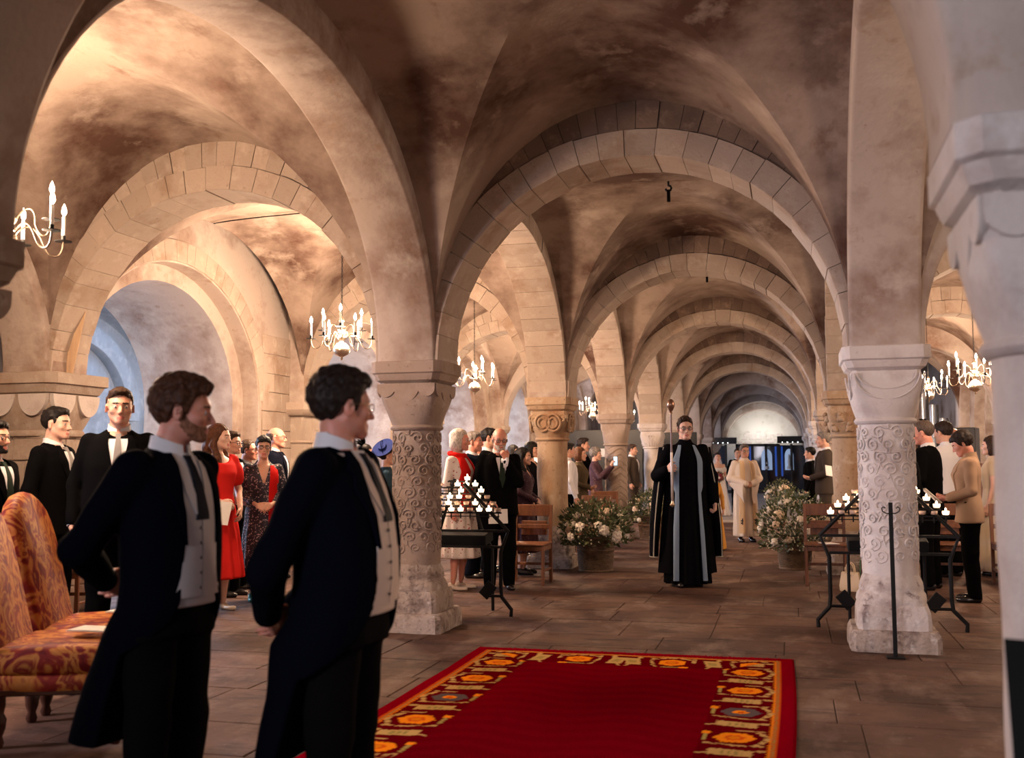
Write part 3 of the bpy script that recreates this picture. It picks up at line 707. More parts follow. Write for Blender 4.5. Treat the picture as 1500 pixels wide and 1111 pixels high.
def place_chair(x, y, label, rz=0):
    global chair0
    if chair0 is None: chair0 = make_chair(); c = chair0
    else: c = copy_tree(chair0)
    c.location = (x, y, .001); c.rotation_euler = (0, 0, rz); tag(c, label, 'chair', 'wooden church chairs'); return c
cl = [(-2.86, 11.25, 'wooden church chair right beside the bald bearded man'),
      (-2.72, 14.45, 'wooden chair behind the flower basket at the ochre column'), (-2.95, 16.4, 'wooden chair in front of the zigzag column'),
      (.33, 11.85, 'wooden chair at the aisle left of the pale right column'), (.93, 11.95, 'wooden chair partly behind the pale right column'), (1.62, 12.15, 'wooden chair behind the grey-haired man on the right'), (2.3, 12.15, 'wooden chair behind the woman in beige cardigan')]
for x, y, l in cl: place_chair(x, y, l)
p = at(90, 868, 168); place_chair(p.x, p.y, 'wooden chair low behind the two brocade armchairs', .3)
p = on_floor(352, 862); place_chair(p.x-.55, p.y+.75, 'wooden chair behind the woman in red')
p = at(12, 797, 192); place_chair(p.x, p.y, 'wooden chair at the left between the bearded young man and the armchairs', .2)
# papers left on chairs
paper = mat('white_paper', (.80, .76, .72), .7)
def booklet(loc, rot, label, w=.15, h=.21, mark=False, group=None):
    r = empty('order_of_service', loc); r.rotation_euler = rot; tag(r, label, 'booklet', group)
    MB().box((0, 0, 0), (w, h, .004), ch=.001).build('cover', paper, r, smooth=False)
    MB().box((.002, -.001, .0035), (w-.004, h-.004, .003)).build('inner_page', paper, r, smooth=False)
    if mark:
        ink = mat('grey_ink', (.18, .17, .16), .8); mb = MB()
        for i, (bx, by, bw, bh) in enumerate(((0, .0, .05, .018), (-.005, .018, .03, .014), (.012, -.016, .035, .012), (.02, .012, .02, .02))): mb.box((bx, by, .0056), (bw, bh, .0006))
        mb.build('printed_emblem', ink, r, smooth=False)
    return r
booklet((.36, 11.66, .4605), (0, 0, .4), 'white booklet lying on the chair left of the pale column')

# ------------------------------------------------------------------ carpet
def carpet_cols(u, v):
    """u: distance in from the long edge (m), v: distance along; returns rgb"""
    n = u.size; red = np.array([.30, .002, .010]); dark = np.array([.15, .001, .006]); gold = np.array([.85, .25, .01]); pale = np.array([.50, .34, .13]); grey = np.array([.10, .075, .075]); ora = np.array([.62, .10, .01])
    col = np.tile(red, (n, 1))
    return col, red, dark, gold, pale, grey, ora
def carpet_pattern(X, Y, x0, x1, y0, y1):
    n = X.size; jit = (np.sin(Y*170)+np.sin(X*190+1.3))*.0025
    el = np.minimum(X-x0, x1-X); et = y1-Y                      # distance from long edges, from far edge
    side = el < et
    u = np.where(side, el, et); v = np.where(side, et-.26, np.minimum(X-x0, x1-X)-.0)
    red = np.array([.160, .0004, .0060]); gold = np.array([.80, .235, .010]); pale = np.array([.48, .30, .10]); olive_ = np.array([.26, .20, .055]); grey = np.array([.10, .075, .075]); ora = np.array([.50, .07, .008])
    wob_ = .85+.15*np.sin(X*3.1+1)*np.sin(Y*2.3)+.07*np.sin(Y*37+np.sin(X*9)*2)
    col = red[None]*wob_[:, None]
    def put(m, c): col[m] = c
    put(u < .09, red*1.25)
    ul = u-.09+jit; bd = (ul > 0) & (ul < .37); put(bd, red*.62)
    put(bd & (ul < .040), ora); put(bd & (np.abs(ul-.020) < .007), olive_); put(bd & (np.abs(ul-.037) < .004), gold)
    per = .53; w = (v % per)-per/2+jit; idx = np.floor(v/per); q = ul-.205
    hexd = np.maximum(np.abs(w)/.085, np.abs(q)/.105+np.abs(w)/.19); isg = (idx % 3 == 2)
    put(bd & (hexd < 1) & ~isg, gold); put(bd & (hexd < 1.05) & isg, grey); put(bd & (hexd < .5) & ~isg, ora*1.2); put(bd & (hexd < .32) & ~isg, gold*.8); put(bd & (hexd < .42) & isg, gold); put(bd & (hexd < .2) & isg, ora)
    # hooked vine around each medallion: a pale bar on the outside, a gold hook on the inside, joined by thin stems
    dash = np.sin(v*83+q*57) > -.82
    put(bd & (np.abs(w) < .135) & (np.abs(q+.135+.02*np.cos(w*23)) < .016) & dash, pale)
    put(bd & (np.abs(np.abs(w)-.140-.25*np.abs(q)*0) < .011) & (q > -.14) & (q < .0) & dash, pale)
    put(bd & (np.abs(w+.02) < .085) & (np.abs(q-.145) < .011), olive_*1.3); put(bd & (np.abs(w+.085) < .028) & (np.abs(q-.148) < .024), gold)
    put(bd & (np.abs(w-.125+.25*(q-.05)) < .012) & (q > .0) & (q < .15) & dash, pale)
    w2 = ((v+per/2) % per)-per/2+jit
    leaf = np.maximum(np.abs(w2+.15*q)/.050, np.abs(q-.005)/.105); put(bd & (leaf < 1), pale); put(bd & (leaf < .55) & (np.sin(q*190) > -.2), olive_)
    put(bd & (np.abs(w2-.35*(q-.08)) < .010) & (q > .09) & (q < .165), pale); put(bd & (np.abs(w2+.035) < .017) & (np.abs(q+.130) < .02), pale); put(bd & (np.abs(w2+.035) < .006) & (np.abs(q+.11) < .05), pale)
    return np.clip(col, 0, 1)
CARP_SK = .0
x0, x1, y0, y1 = -2.24, -.015, 3.6, 7.36
xs = np.arange(x0, x1, .010); ys = np.r_[np.arange(y0, 4.6, .05), np.arange(4.6, y1, .010)]
XX, YY = np.meshgrid(xs, ys, indexing='ij'); nx, ny = XX.shape
ZZ = .010+.002*np.sin(XX*9)*np.sin(YY*6+XX*3); edge = (XX <= xs[0]) | (XX >= xs[-1]) | (YY >= ys[-1]); ZZ[edge] = .001
YV = YY.copy(); YV[:, -1] += RS.uniform(-.015, .02, nx); skew = (YY-y0)*-.012*0
V = np.stack([XX+.012*np.sin(YY*1.3)+(XX-x1)/(x0-x1)*np.clip(7.36-YY,0,4)*CARP_SK, YV-(XX-x1)*-.02, ZZ], -1).reshape(-1, 3)
ii = np.arange(nx*ny).reshape(nx, ny); Fq = np.stack([ii[:-1, :-1], ii[1:, :-1], ii[1:, 1:], ii[:-1, 1:]], -1).reshape(-1, 4)
me = mesh_np('carpet', V, Fq); ca = me.color_attributes.new('pattern', 'FLOAT_COLOR', 'POINT')
cc = np.ones((nx*ny, 4), np.float32); cc[:, :3] = carpet_pattern(XX.ravel(), YY.ravel(), x0, x1, y0, y1); ca.data.foreach_set('color', cc.ravel())
cm = mat('woven_carpet', (.3, .01, .02), .95, bump=.5, bscale=140, spec=.0); nt = cm.node_tree; at_ = nt.nodes.new('ShaderNodeAttribute'); at_.attribute_name = 'pattern'; nt.links.new(at_.outputs['Color'], nt.nodes['Principled BSDF'].inputs['Base Color'])
carpet = obj('carpet', me, cm); tag(carpet, 'deep red carpet with an orange and cream medallion border', 'carpet')
fr = MB()
for i in range(150):
    x = x0+(x1-x0)*(i+.5)/150; l = random.uniform(.02, .05); yb = y1-.005+(x-x1)*.02
    fr.tube([(x, yb, .008), (x+random.uniform(-.006, .006), yb+l*.6, .006), (x+random.uniform(-.01, .01), yb+l, .003)], .004, 4)
o = fr.build('fringe', mat('red_fringe', (.22, .002, .01), .95), carpet); o['kind'] = 'stuff'

# ------------------------------------------------------------------ two brocade armchairs
broc = bpy.data.materials.new('brocade'); broc.use_nodes = True; nt = broc.node_tree; N = nt.nodes; bs = N['Principled BSDF']; bs.inputs['Roughness'].default_value = .6; bs.inputs['Specular IOR Level'].default_value = .2
tc = N.new('ShaderNodeTexCoord'); n1 = N.new('ShaderNodeTexNoise'); n1.inputs['Scale'].default_value = 5.5; n1.inputs['Detail'].default_value = 3; n1.inputs['Distortion'].default_value = 1.6
mp = N.new('ShaderNodeMapping'); mp.inputs['Scale'].default_value = (1, 1.6, 1); nt.links.new(tc.outputs['Object'], mp.inputs[0]); nt.links.new(mp.outputs[0], n1.inputs['Vector'])
cr = N.new('ShaderNodeValToRGB'); e = cr.color_ramp; e.interpolation = 'LINEAR'
for p_, c_ in ((.36, (.13, .006, .006)), (.43, (.24, .02, .010)), (.47, (.42, .14, .025)), (.53, (.50, .20, .045)), (.57, (.30, .07, .015)), (.62, (.17, .008, .008)), (.70, (.42, .17, .035))):
    el_ = e.elements.new(p_); el_.color = (*c_, 1)
e.elements.remove(e.elements[0]); e.elements.remove(e.elements[-1])
vz = N.new('ShaderNodeTexVoronoi'); vz.inputs['Scale'].default_value = 9; nt.links.new(mp.outputs[0], vz.inputs['Vector'])
mr = N.new('ShaderNodeMapRange'); mr.inputs['From Min'].default_value = .12; mr.inputs['From Max'].default_value = .2; mr.inputs['To Min'].default_value = .75; mr.inputs['To Max'].default_value = 0; nt.links.new(vz.outputs['Distance'], mr.inputs['Value'])
mx = N.new('ShaderNodeMix'); mx.data_type = 'RGBA'; nt.links.new(n1.outputs['Fac'], cr.inputs['Fac']); nt.links.new(mr.outputs[0], mx.inputs[0]); nt.links.new(cr.outputs['Color'], mx.inputs[6]); mx.inputs[7].default_value = (.46, .17, .022, 1)
nt.links.new(mx.outputs[2], bs.inputs['Base Color'])
darkwood = mat('dark_polished_wood', (.055, .018, .010), .25)
def softbox(mb, c, d, r, M=None, puff=0):
    """pillow-like rounded box"""
    rings = []; x, y, z = d[0]/2, d[1]/2, d[2]/2; n = 28
    for i in range(9):
        ph = -PI/2+PI*i/8; zz = (z-r)*(1 if i > 4 else -1 if i < 4 else 0)+r*math.sin(ph); k = r*math.cos(ph); ring = []
        for j in range(n):
            th = 2*PI*(j+.5)/n; cx, sy = math.cos(th), math.sin(th)
            px = math.copysign(x-r, cx)*min(1, abs(cx)*1.5)+k*cx; py = math.copysign(y-r, sy)*min(1, abs(sy)*1.5)+k*sy
            q = puff*(1-(px/x)**2)*(1-(py/y)**2)
            p_ = Vector((px, py, zz+(q if zz > 0 else 0)))
            ring.append((M @ p_ if M else p_)+Vector(c))
        rings.append(ring)
    mb.loft(rings); 
    return mb
def armchair(loc, rz, label):
    r = empty('armchair', loc, rz); tag(r, label, 'armchair')      # faces +X
    softbox(MB(), (.0, 0, .40), (.62, .60, .14), .05, puff=.035).build('seat_cushion', broc, r)
    softbox(MB(), (.01, 0, .30), (.62, .59, .10), .03).build('seat_apron', broc, r)
    M = Matrix.Rotation(-.24, 3, 'Y')
    # high arched back
    rings = []; n = 22
    for i in range(11):
        u = -1+2*i/10; th_ = .055*math.sqrt(max(0.02, 1-u*u*.9)); ring = []
        outline = [(-.29*1, .0)]+[(-.30, .35), (-.295, .55)]+[(-.28*math.cos(PI*t/10), .58+.22*math.sin(PI*t/10)) for t in range(1, 10)]+[(.295, .55), (.30, .35), (.29, .0)]
        k = 1-.06*(abs(u)**3)
        ring = [M @ Vector((u*.06+.0, py*k, .02+pz*k))+Vector((-.33, 0, .40)) for py, pz in outline]; rings.append(ring)
    MB().loft(rings).build('backrest', broc, r, sharp=1.2)
    for sy in (-1, 1):
        for sx in (-1, 1):
            MB().lathe([(.022, 0), (.03, .02), (.02, .05), (.034, .09), (.038, .13), (.024, .16), (.032, .2), (.03, .27)], 10, (sx*.27, sy*.25, 0)).build('leg', darkwood, r)
    MB().box((.30, 0, .262), (.03, .56, .035), ch=.006).build('front_rail', darkwood, r, smooth=False)
    for sy in (-1, 1): MB().box((0, sy*.275, .262), (.58, .03, .035), ch=.006).build('side_rail', darkwood, r, smooth=False)
    return r
p = on_floor(150, 1088); rz = .40
a1 = (p.x+.07-.27*math.cos(rz)-.25*math.sin(rz), p.y-.27*math.sin(rz)+.25*math.cos(rz)); armchair((a1[0], a1[1], .001), rz, 'red and gold brocade armchair nearest the camera with a booklet on it')
a2 = (a1[0]-.66*math.sin(rz)+.03, a1[1]+.66*math.cos(rz)); armchair((a2[0], a2[1], .001), rz, 'red and gold brocade armchair second from the camera, behind its twin')
for q, nm in ((a1, 'white booklet lying on the nearer brocade seat'), (a2, 'white booklet lying on the farther brocade seat')):
    booklet((q[0]+.10, q[1]+.04, .5125), (0, 0, PI/2+rz-.35), nm, .15, .24)
# carved dark kneeler end at the picture's left edge
p = at(-30, 985, 320); r = empty('prayer_desk', (p.x-.12, p.y-.12, 0), -.1); tag(r, 'dark carved wooden stool at the left edge before the armchairs', 'stool')
MB().box((0, 0, .36), (.34, .34, .06), ch=.012).build('top', darkwood, r, smooth=False)
MB().box((0, 0, .29), (.30, .30, .10), ch=.02).build('apron', darkwood, r, smooth=False)
for sx in (-1, 1):
    for sy in (-1, 1): MB().lathe([(.02, 0), (.03, .03), (.018, .06), (.03, .12), (.034, .2), (.03, .26)], 10, (sx*.12, sy*.12, 0)).build('leg', darkwood, r)

# ------------------------------------------------------------------ baskets of flowers
wick = mat('wicker', (.15, .085, .045), .7, bump=.6, bscale=120, noise=[((.08, .045, .025), 20, .45, .65, 3)])
leafm = mat('green_leaves', (.055, .075, .022), .6, noise=[((.10, .11, .04), 7, .45, .62, 3)])
rosew = mat('white_petals', (.80, .70, .58), .6); rosep = mat('cream_petals', (.70, .52, .36), .6); tinyw = mat('tiny_white_blossom', (.62, .58, .44), .7)
def rose_mesh(name, m):
    mb = MB(); mb.sphere((0, 0, .006), (.020, .020, .022), 8, 5)
    for n, r, z, q, t in ((4, .016, .004, .018, .3), (6, .028, -.006, .021, .8)):
        for j in range(n):
            a = 2*PI*(j+.5*(n == 6))/n; mb.sphere((r*math.cos(a), r*math.sin(a), z), (q*(.75+.2*abs(math.sin(a))), q*(.75+.2*abs(math.cos(a))), q*.95), 7, 5)
    return mb.mesh(name, [m])
ROSE = [rose_mesh('white_rose', rosew), rose_mesh('cream_rose', rosep)]
def flower_basket(loc, label, bw=.23, bh=.40, fw=.50, fh=.36, seed=1, nl=1500, nr=26, filler=260, big=1.0):
    rr = random.Random(seed); root = empty('flower_basket', loc, seed); tag(root, label, 'flower basket', 'wicker baskets of flowers along the nave')
    MB().lathe([(bw*.80, .0), (bw*.84, .004), (bw*.98, bh-.03), (bw*.99, bh-.02), (bw*.93, bh-.02), (bw*.78, .02)], 28).build('liner', wick, root)
    mb = MB(); rows = 22
    for i in range(rows):
        z = .012+(bh-.03)*i/rows; R = bw*(.84+.14*z/bh)+.006
        mb.tube([((R+.005*(1 if (j+i) % 2 else -1))*math.cos(2*PI*j/44), (R+.005*(1 if (j+i) % 2 else -1))*math.sin(2*PI*j/44), z) for j in range(44)], .0085, 4, closed=True)
    o = mb.build('weave', wick, root); o['kind'] = 'stuff'
    for z, q in ((.01, .87), (bh*.62, .965), (bh-.005, 1.03)):
        MB().tube([(bw*q*math.cos(2*PI*j/32), bw*q*math.sin(2*PI*j/32), z) for j in range(32)], .014, 6, closed=True).build('hoop', wick, root)
    # foliage
    def pos(k=1.0):
        while True:
            x, y, z = rr.uniform(-1, 1), rr.uniform(-1, 1), rr.uniform(-.55, 1); q = x*x+y*y+z*z
            if .25 < q < 1: return Vector((x*fw*k, y*fw*k, bh+.10+z*fh*k))
    mb = MB()
    for i in range(nl):
        p_ = pos(1.04); d = (p_-Vector((0, 0, bh-.05))).normalized(); d = (d+Vector((rr.uniform(-.8, .8), rr.uniform(-.8, .8), rr.uniform(-.6, .8)))).normalized()
        s = d.cross(Vector((rr.uniform(-1, 1), rr.uniform(-1, 1), rr.uniform(-1, 1)))).normalized(); l = rr.uniform(.035, .085); w = l*rr.uniform(.16, .3); n_ = d.cross(s)*w*.4
        mb.add([p_, p_+d*l*.45+s*w-n_*.5, p_+d*l, p_+d*l*.45-s*w-n_*.5, p_+d*l*.5+n_*.5], [(0, 1, 4), (1, 2, 4), (2, 3, 4), (3, 0, 4)])
    for i in range(46):
        p_ = pos(1.1); mb.tube(bez((0, 0, bh-.05), (p_.x*.2, p_.y*.2, bh+.1), (p_.x*.7, p_.y*.7, p_.z), p_, 5), .003, 3)
    o = mb.build('foliage', leafm, root, sharp=None); o['kind'] = 'stuff'
    mb = MB()
    for i in range(filler):
        p_ = pos(1.1); r_ = rr.uniform(.006, .013); mb.sphere(p_, r_, 5, 3)
    o = mb.build('tiny_blossoms', tinyw, root); o['kind'] = 'stuff'
    for i in range(nr):
        p_ = pos(1.0); c_ = Vector((0, 0, bh)); d = p_-c_; d.z *= 1.15; p_ = c_+d*(1/max(.6, math.sqrt((d.x/fw)**2+(d.y/fw)**2+((d.z)/fh)**2)))*rr.uniform(.95, 1.08)
        if p_.z < bh-.06: p_.z = bh-.06+rr.random()*.1
        o = obj(['white_rose', 'cream_rose'][i % 3 == 0], ROSE[i % 3 == 0], None, root, p_); o.rotation_euler = d.to_track_quat('Z', 'Y').to_euler(); k = big*rr.uniform(.9, 1.6); o.scale = (k, k, k)
    return root
p = on_floor(872, 832); flower_basket((p.x+.07, p.y-.34, 0), 'wicker basket of white roses and greenery at the foot of the ochre left column', .235, .42, .44, .34, 2)
p = on_floor(946, 790); flower_basket((p.x+.12, p.y-.05, 0), 'smaller-looking flower basket beside the zigzag column left of the robed man', .24, .40, .42, .32, 5, nl=1100, nr=18, filler=140)
p = on_floor(1165, 836); flower_basket((p.x, p.y+.2, 0), 'wicker basket with the fullest white and yellow flowers at the right column', .215, .40, .44, .44, 9, nl=1500, nr=34, filler=600, big=1.15)
p = on_floor(1137, 790); flower_basket((p.x+.05, p.y+3.2, 0), 'distant vase of white flowers behind the full right basket', .12, .55, .30, .30, 4, nl=450, nr=26, filler=120)

# ------------------------------------------------------------------ handbag on the floor
p = on_floor(1247, 868); r = empty('handbag', (p.x, p.y+.08, .001), -.25); tag(r, 'cream leather handbag standing on the floor by the pale column', 'handbag')
leather = mat('cream_leather', (.72, .54, .34), .45)
MB().loft([[(sx*w, sy*d, z) for sx, sy in ((-1, -1), (1, -1), (1, 1), (-1, 1))] for w, d, z in ((.092, .045, 0), (.1, .05, .01), (.104, .05, .06), (.085, .03, .19), (.083, .028, .195))]).build('body', leather, r, sharp=.6)
for sy in (-1, 1): MB().tube(bez((-.045, sy*.03, .175), (-.05, sy*.035, .33), (.05, sy*.035, .33), (.045, sy*.03, .175), 12), .0055, 6).build('handle', leather, r)
MB().box((0, -.036, .165), (.03, .012, .03), ch=.003).build('clasp', brass, r, smooth=False)
p = on_floor(1263, 850); o = softbox(MB(), (0, 0, .10), (.10, .16, .20), .03).build('shopping_bag', mat('green_cloth', (.03, .16, .05), .8), None, (p.x+.05, p.y+.35, .002)); tag(o, 'green cloth bag half hidden behind the pale right column', 'bag')

# ------------------------------------------------------------------ black desk at the lower right corner
p = at(1468, 956, 760); r = empty('music_stand', (p.x+.27, p.y+.02, 0), -.32); tag(r, 'black music stand desk cut by the lower right corner', 'music stand')
blk = mat('black_metal_sheet', (.004, .0045, .004), .6, spec=.15)
M = Matrix.Rotation(-.5, 3, 'X')
V_ = [(-.27, 0, .13), (.27, 0, .13), (.24, 0, -.16), (-.24, 0, -.16)]
MB().loft([[M @ Vector((x, dy, z))+Vector((0, 0, p.z-.115)) for x, _, z in V_] for dy in (-.006, .006)]).build('desk', blk, r, smooth=False)
MB().box((0, .06, p.z-.255), (.48, .07, .008), ch=.002).build('ledge', blk, r, smooth=False)
MB().tube([(0, -.02, .02), (0, -.02, p.z-.12)], .014, 8).build('pole', blk, r)
for a in (0, 2.1, 4.2): MB().tube([(0, -.02, .22), (.26*math.cos(a), -.02+.26*math.sin(a), .01)], .009, 6).build('leg', blk, r)

# ------------------------------------------------------------------ organ in the right aisle
p = at(1383, 640, 84); r = empty('pipe_organ', (p.x, p.y, 0), -.3); tag(r, 'small pipe organ with grey pipes in a brown case, right aisle', 'organ')
brownc = mat('brown_casework', (.16, .085, .06), .5); pipem = mat('grey_pipe_metal', (.50, .55, .62), .3, .7)
MB().box((-.05, .25, .95), (1.1, .5, 1.9), ch=.01).build('case', mat('black_case', (.015, .014, .016), .5), r, smooth=False)
MB().box((-.55, .0, 1.33), (.22, .5, 2.66), ch=.01).build('side_panel', brownc, r, smooth=False)
for i in range(4):
    h = 2.55-.24*i; MB().lathe([(.02, 1.2), (.055, 1.35), (.055, h-.05), (.05, h)], 14, (-.33+.16*i, -.06, 0)).build('pipe', pipem, r)
    MB().lathe([(.058, 0), (.064, .01), (.058, .03)], 14, (-.33+.16*i, -.06, h*.72+.2)).build('pipe_band', blackiron, r)
    MB().box((-.25+.16*i, -.0, (h+.5)/2), (.03, .06, h-.5)).build('case_rib', mat('black_case', (0, 0, 0)), r, smooth=False)
MB().box((.1, -.04, .66), (1.05, .45, 1.25), ch=.01).build('console', brownc, r, smooth=False)

# ------------------------------------------------------------------ glazed display partition at the far end
yp = YK(7)-.35; s_ = 1507/ (yp*math.cos(YAW)+.3)
r = empty('display_partition', (0, yp, 0)); tag(r, 'black framed glass display partition across the far end', 'partition')
blkf = mat('black_frame', (.006, .006, .008), .4)
xa, xb = -3.35, .65
def px(xp): return at(xp, 680, s_).x
MB().box((-2.75, 0, 2.15), (1.2, .25, .26), ch=.01).build('header', blkf, r, smooth=False); MB().box((.05, 0, 2.17), (1.2, .25, .28), ch=.01).build('header', blkf, r, smooth=False)
MB().box((-1.35, .02, 1.96), (1.7, .2, .10), ch=.01).build('header', blkf, r, smooth=False)
MB().box((-1.35, .0, .07), (4.0, .2, .14), ch=.01).build('plinth', blkf, r, smooth=False)
for x in (-3.3, -2.6, -2.15, -1.55, -1.0, -.50, .0, .62): MB().box((x, 0, 1.05), (.10, .16, 1.9), ch=.01).build('post', blkf, r, smooth=False)
glassm = mat('dark_glass', (.02, .03, .05), .05, spec=.8); bluep = mat('blue_panel', (.02, .06, .28), .4, emit=(.02, .10, .55), estr=.5); litp = mat('lit_display_panel', (.5, .6, .75), .6, emit=(.45, .62, .95), estr=.42)
for x, w in ((-2.95, .6), (-1.85, .5), (-1.28, .45), (-.75, .4), (-.25, .4), (.3, .55)): MB().box((x, .16, 1.05), (w, .02, 1.8)).build('glass_panel', glassm, r, smooth=False)
for x, w, h in ((-1.95, .30, .55), (-.98, .42, .85), (-.10, .34, .85)):
    pts = [(-w/2, 0), (w/2, 0)]+[(w/2*math.cos(PI*i/10), h*.65+h*.35*math.sin(PI*i/10)) for i in range(11)]
    MB().loft([[(x+a, d, .95+b) for a, b in pts] for d in (.10, .145)]).build('display_panel', litp, r, smooth=False)
for x in (-.62, -.38, -1.62): MB().box((x, .10, 1.3), (.07, .03, 1.2)).build('blue_panel', bluep, r, smooth=False)
for x in (-3.1, -2.9, -2.7, -2.5, -.35, -.15, .05, .25): MB().sphere((x, -.14, 2.06), .018, 8, 5).build('downlight', mat('downlight', (1, 1, 1), .5, emit=(.9, .95, 1), estr=6), r)
stone_g = mat('display_stone', (.6, .6, .58), .8)
for x, h in ((-.98, .5), (-.1, .6), (-1.95, .4)):
    MB().lathe([(.09, 0), (.09, .1), (.05, .14), (.07, h*.5), (.045, h*.7), (.05, h*.8), (.03, h)], 12, (x, -.02, .98)).build('carved_exhibit', stone_g, r)
# black boards in the left aisle behind the filming woman
for x, y, w, l in ((-4.6, 24.4, 2.4, 'tall black display board in the left aisle beyond the filming woman'), (-3.2, 27.5, 1.6, 'tall black display board beyond the zigzag column')):
    r = empty('display_board', (x, y, 0)); tag(r, l, 'board'); MB().box((0, 0, 1.05), (w, .08, 2.1), ch=.01).build('panel', blkf, r, smooth=False)
    for sx in (-1, 1): MB().box((sx*(w/2-.1), 0, .02), (.06, .5, .04), ch=.005).build('foot', blkf, r, smooth=False)
    MB().box((w*.1, -.045, 1.55), (.3, .01, .2)).build('white_card', paper, r, smooth=False)
# ------------------------------------------------------------------ people: distance-field figures turned into meshes
f32 = np.float32
def smin(a, b, k): h = np.clip(.5+.5*(b-a)/k, 0, 1); return b+(a-b)*h-k*h*(1-h)
def smax(a, b, k): return -smin(-a, -b, k)
def cone(P, a, b, ra, rb):
    a = np.array(a, f32); b = np.array(b, f32); ba = b-a; t = np.clip(((P-a)@ba)/(ba@ba), 0, 1)
    return np.linalg.norm(P-a-t[:, None]*ba, axis=1)-(ra+(rb-ra)*t)
def chaincone(P, pts, rs, k=.02):
    d = None
    for i in range(len(pts)-1):
        e = cone(P, pts[i], pts[i+1], rs[i], rs[i+1]); d = e if d is None else smin(d, e, k)
    return d
def ell(P, c, r, R=None):
    q = P-np.array(c, f32)
    if R is not None: q = q@R
    r = np.array(r, f32); k0 = np.linalg.norm(q/r, axis=1); k1 = np.linalg.norm(q/(r*r), axis=1)
    return k0*(k0-1)/np.maximum(k1, 1e-6)
def prof(P, T, pw=2.3, fold=None):
    """upright tapering body from a table of (z, rx, ry, yc)"""
    T = np.array(T, f32); z = P[:, 2]; o = np.argsort(T[:, 0]); T = T[o]
    rx = np.interp(z, T[:, 0], T[:, 1]); ry = np.interp(z, T[:, 0], T[:, 2]); yc = np.interp(z, T[:, 0], T[:, 3])
    x, y = np.abs(P[:, 0])/rx, np.abs(P[:, 1]-yc)/ry; q = (x**pw+y**pw)**(1/pw); d = (q-1)*np.minimum(rx, ry)*.92
    if fold is not None: d = d+fold(np.arctan2(P[:, 1]-yc, P[:, 0]), z)
    return np.maximum(d, np.maximum(T[0, 0]-z, z-T[-1, 0]))
def wob(P, s, amp, seed=0.):
    x, y, z = P[:, 0]*s+seed, P[:, 1]*s+seed*1.7, P[:, 2]*s+seed*.6
    return amp*(np.sin(x*1.7+np.sin(z*1.3+y))*np.sin(y*1.9+np.sin(x*1.1))+.6*np.sin(z*2.3+np.sin(x*2.1+y*1.4)))
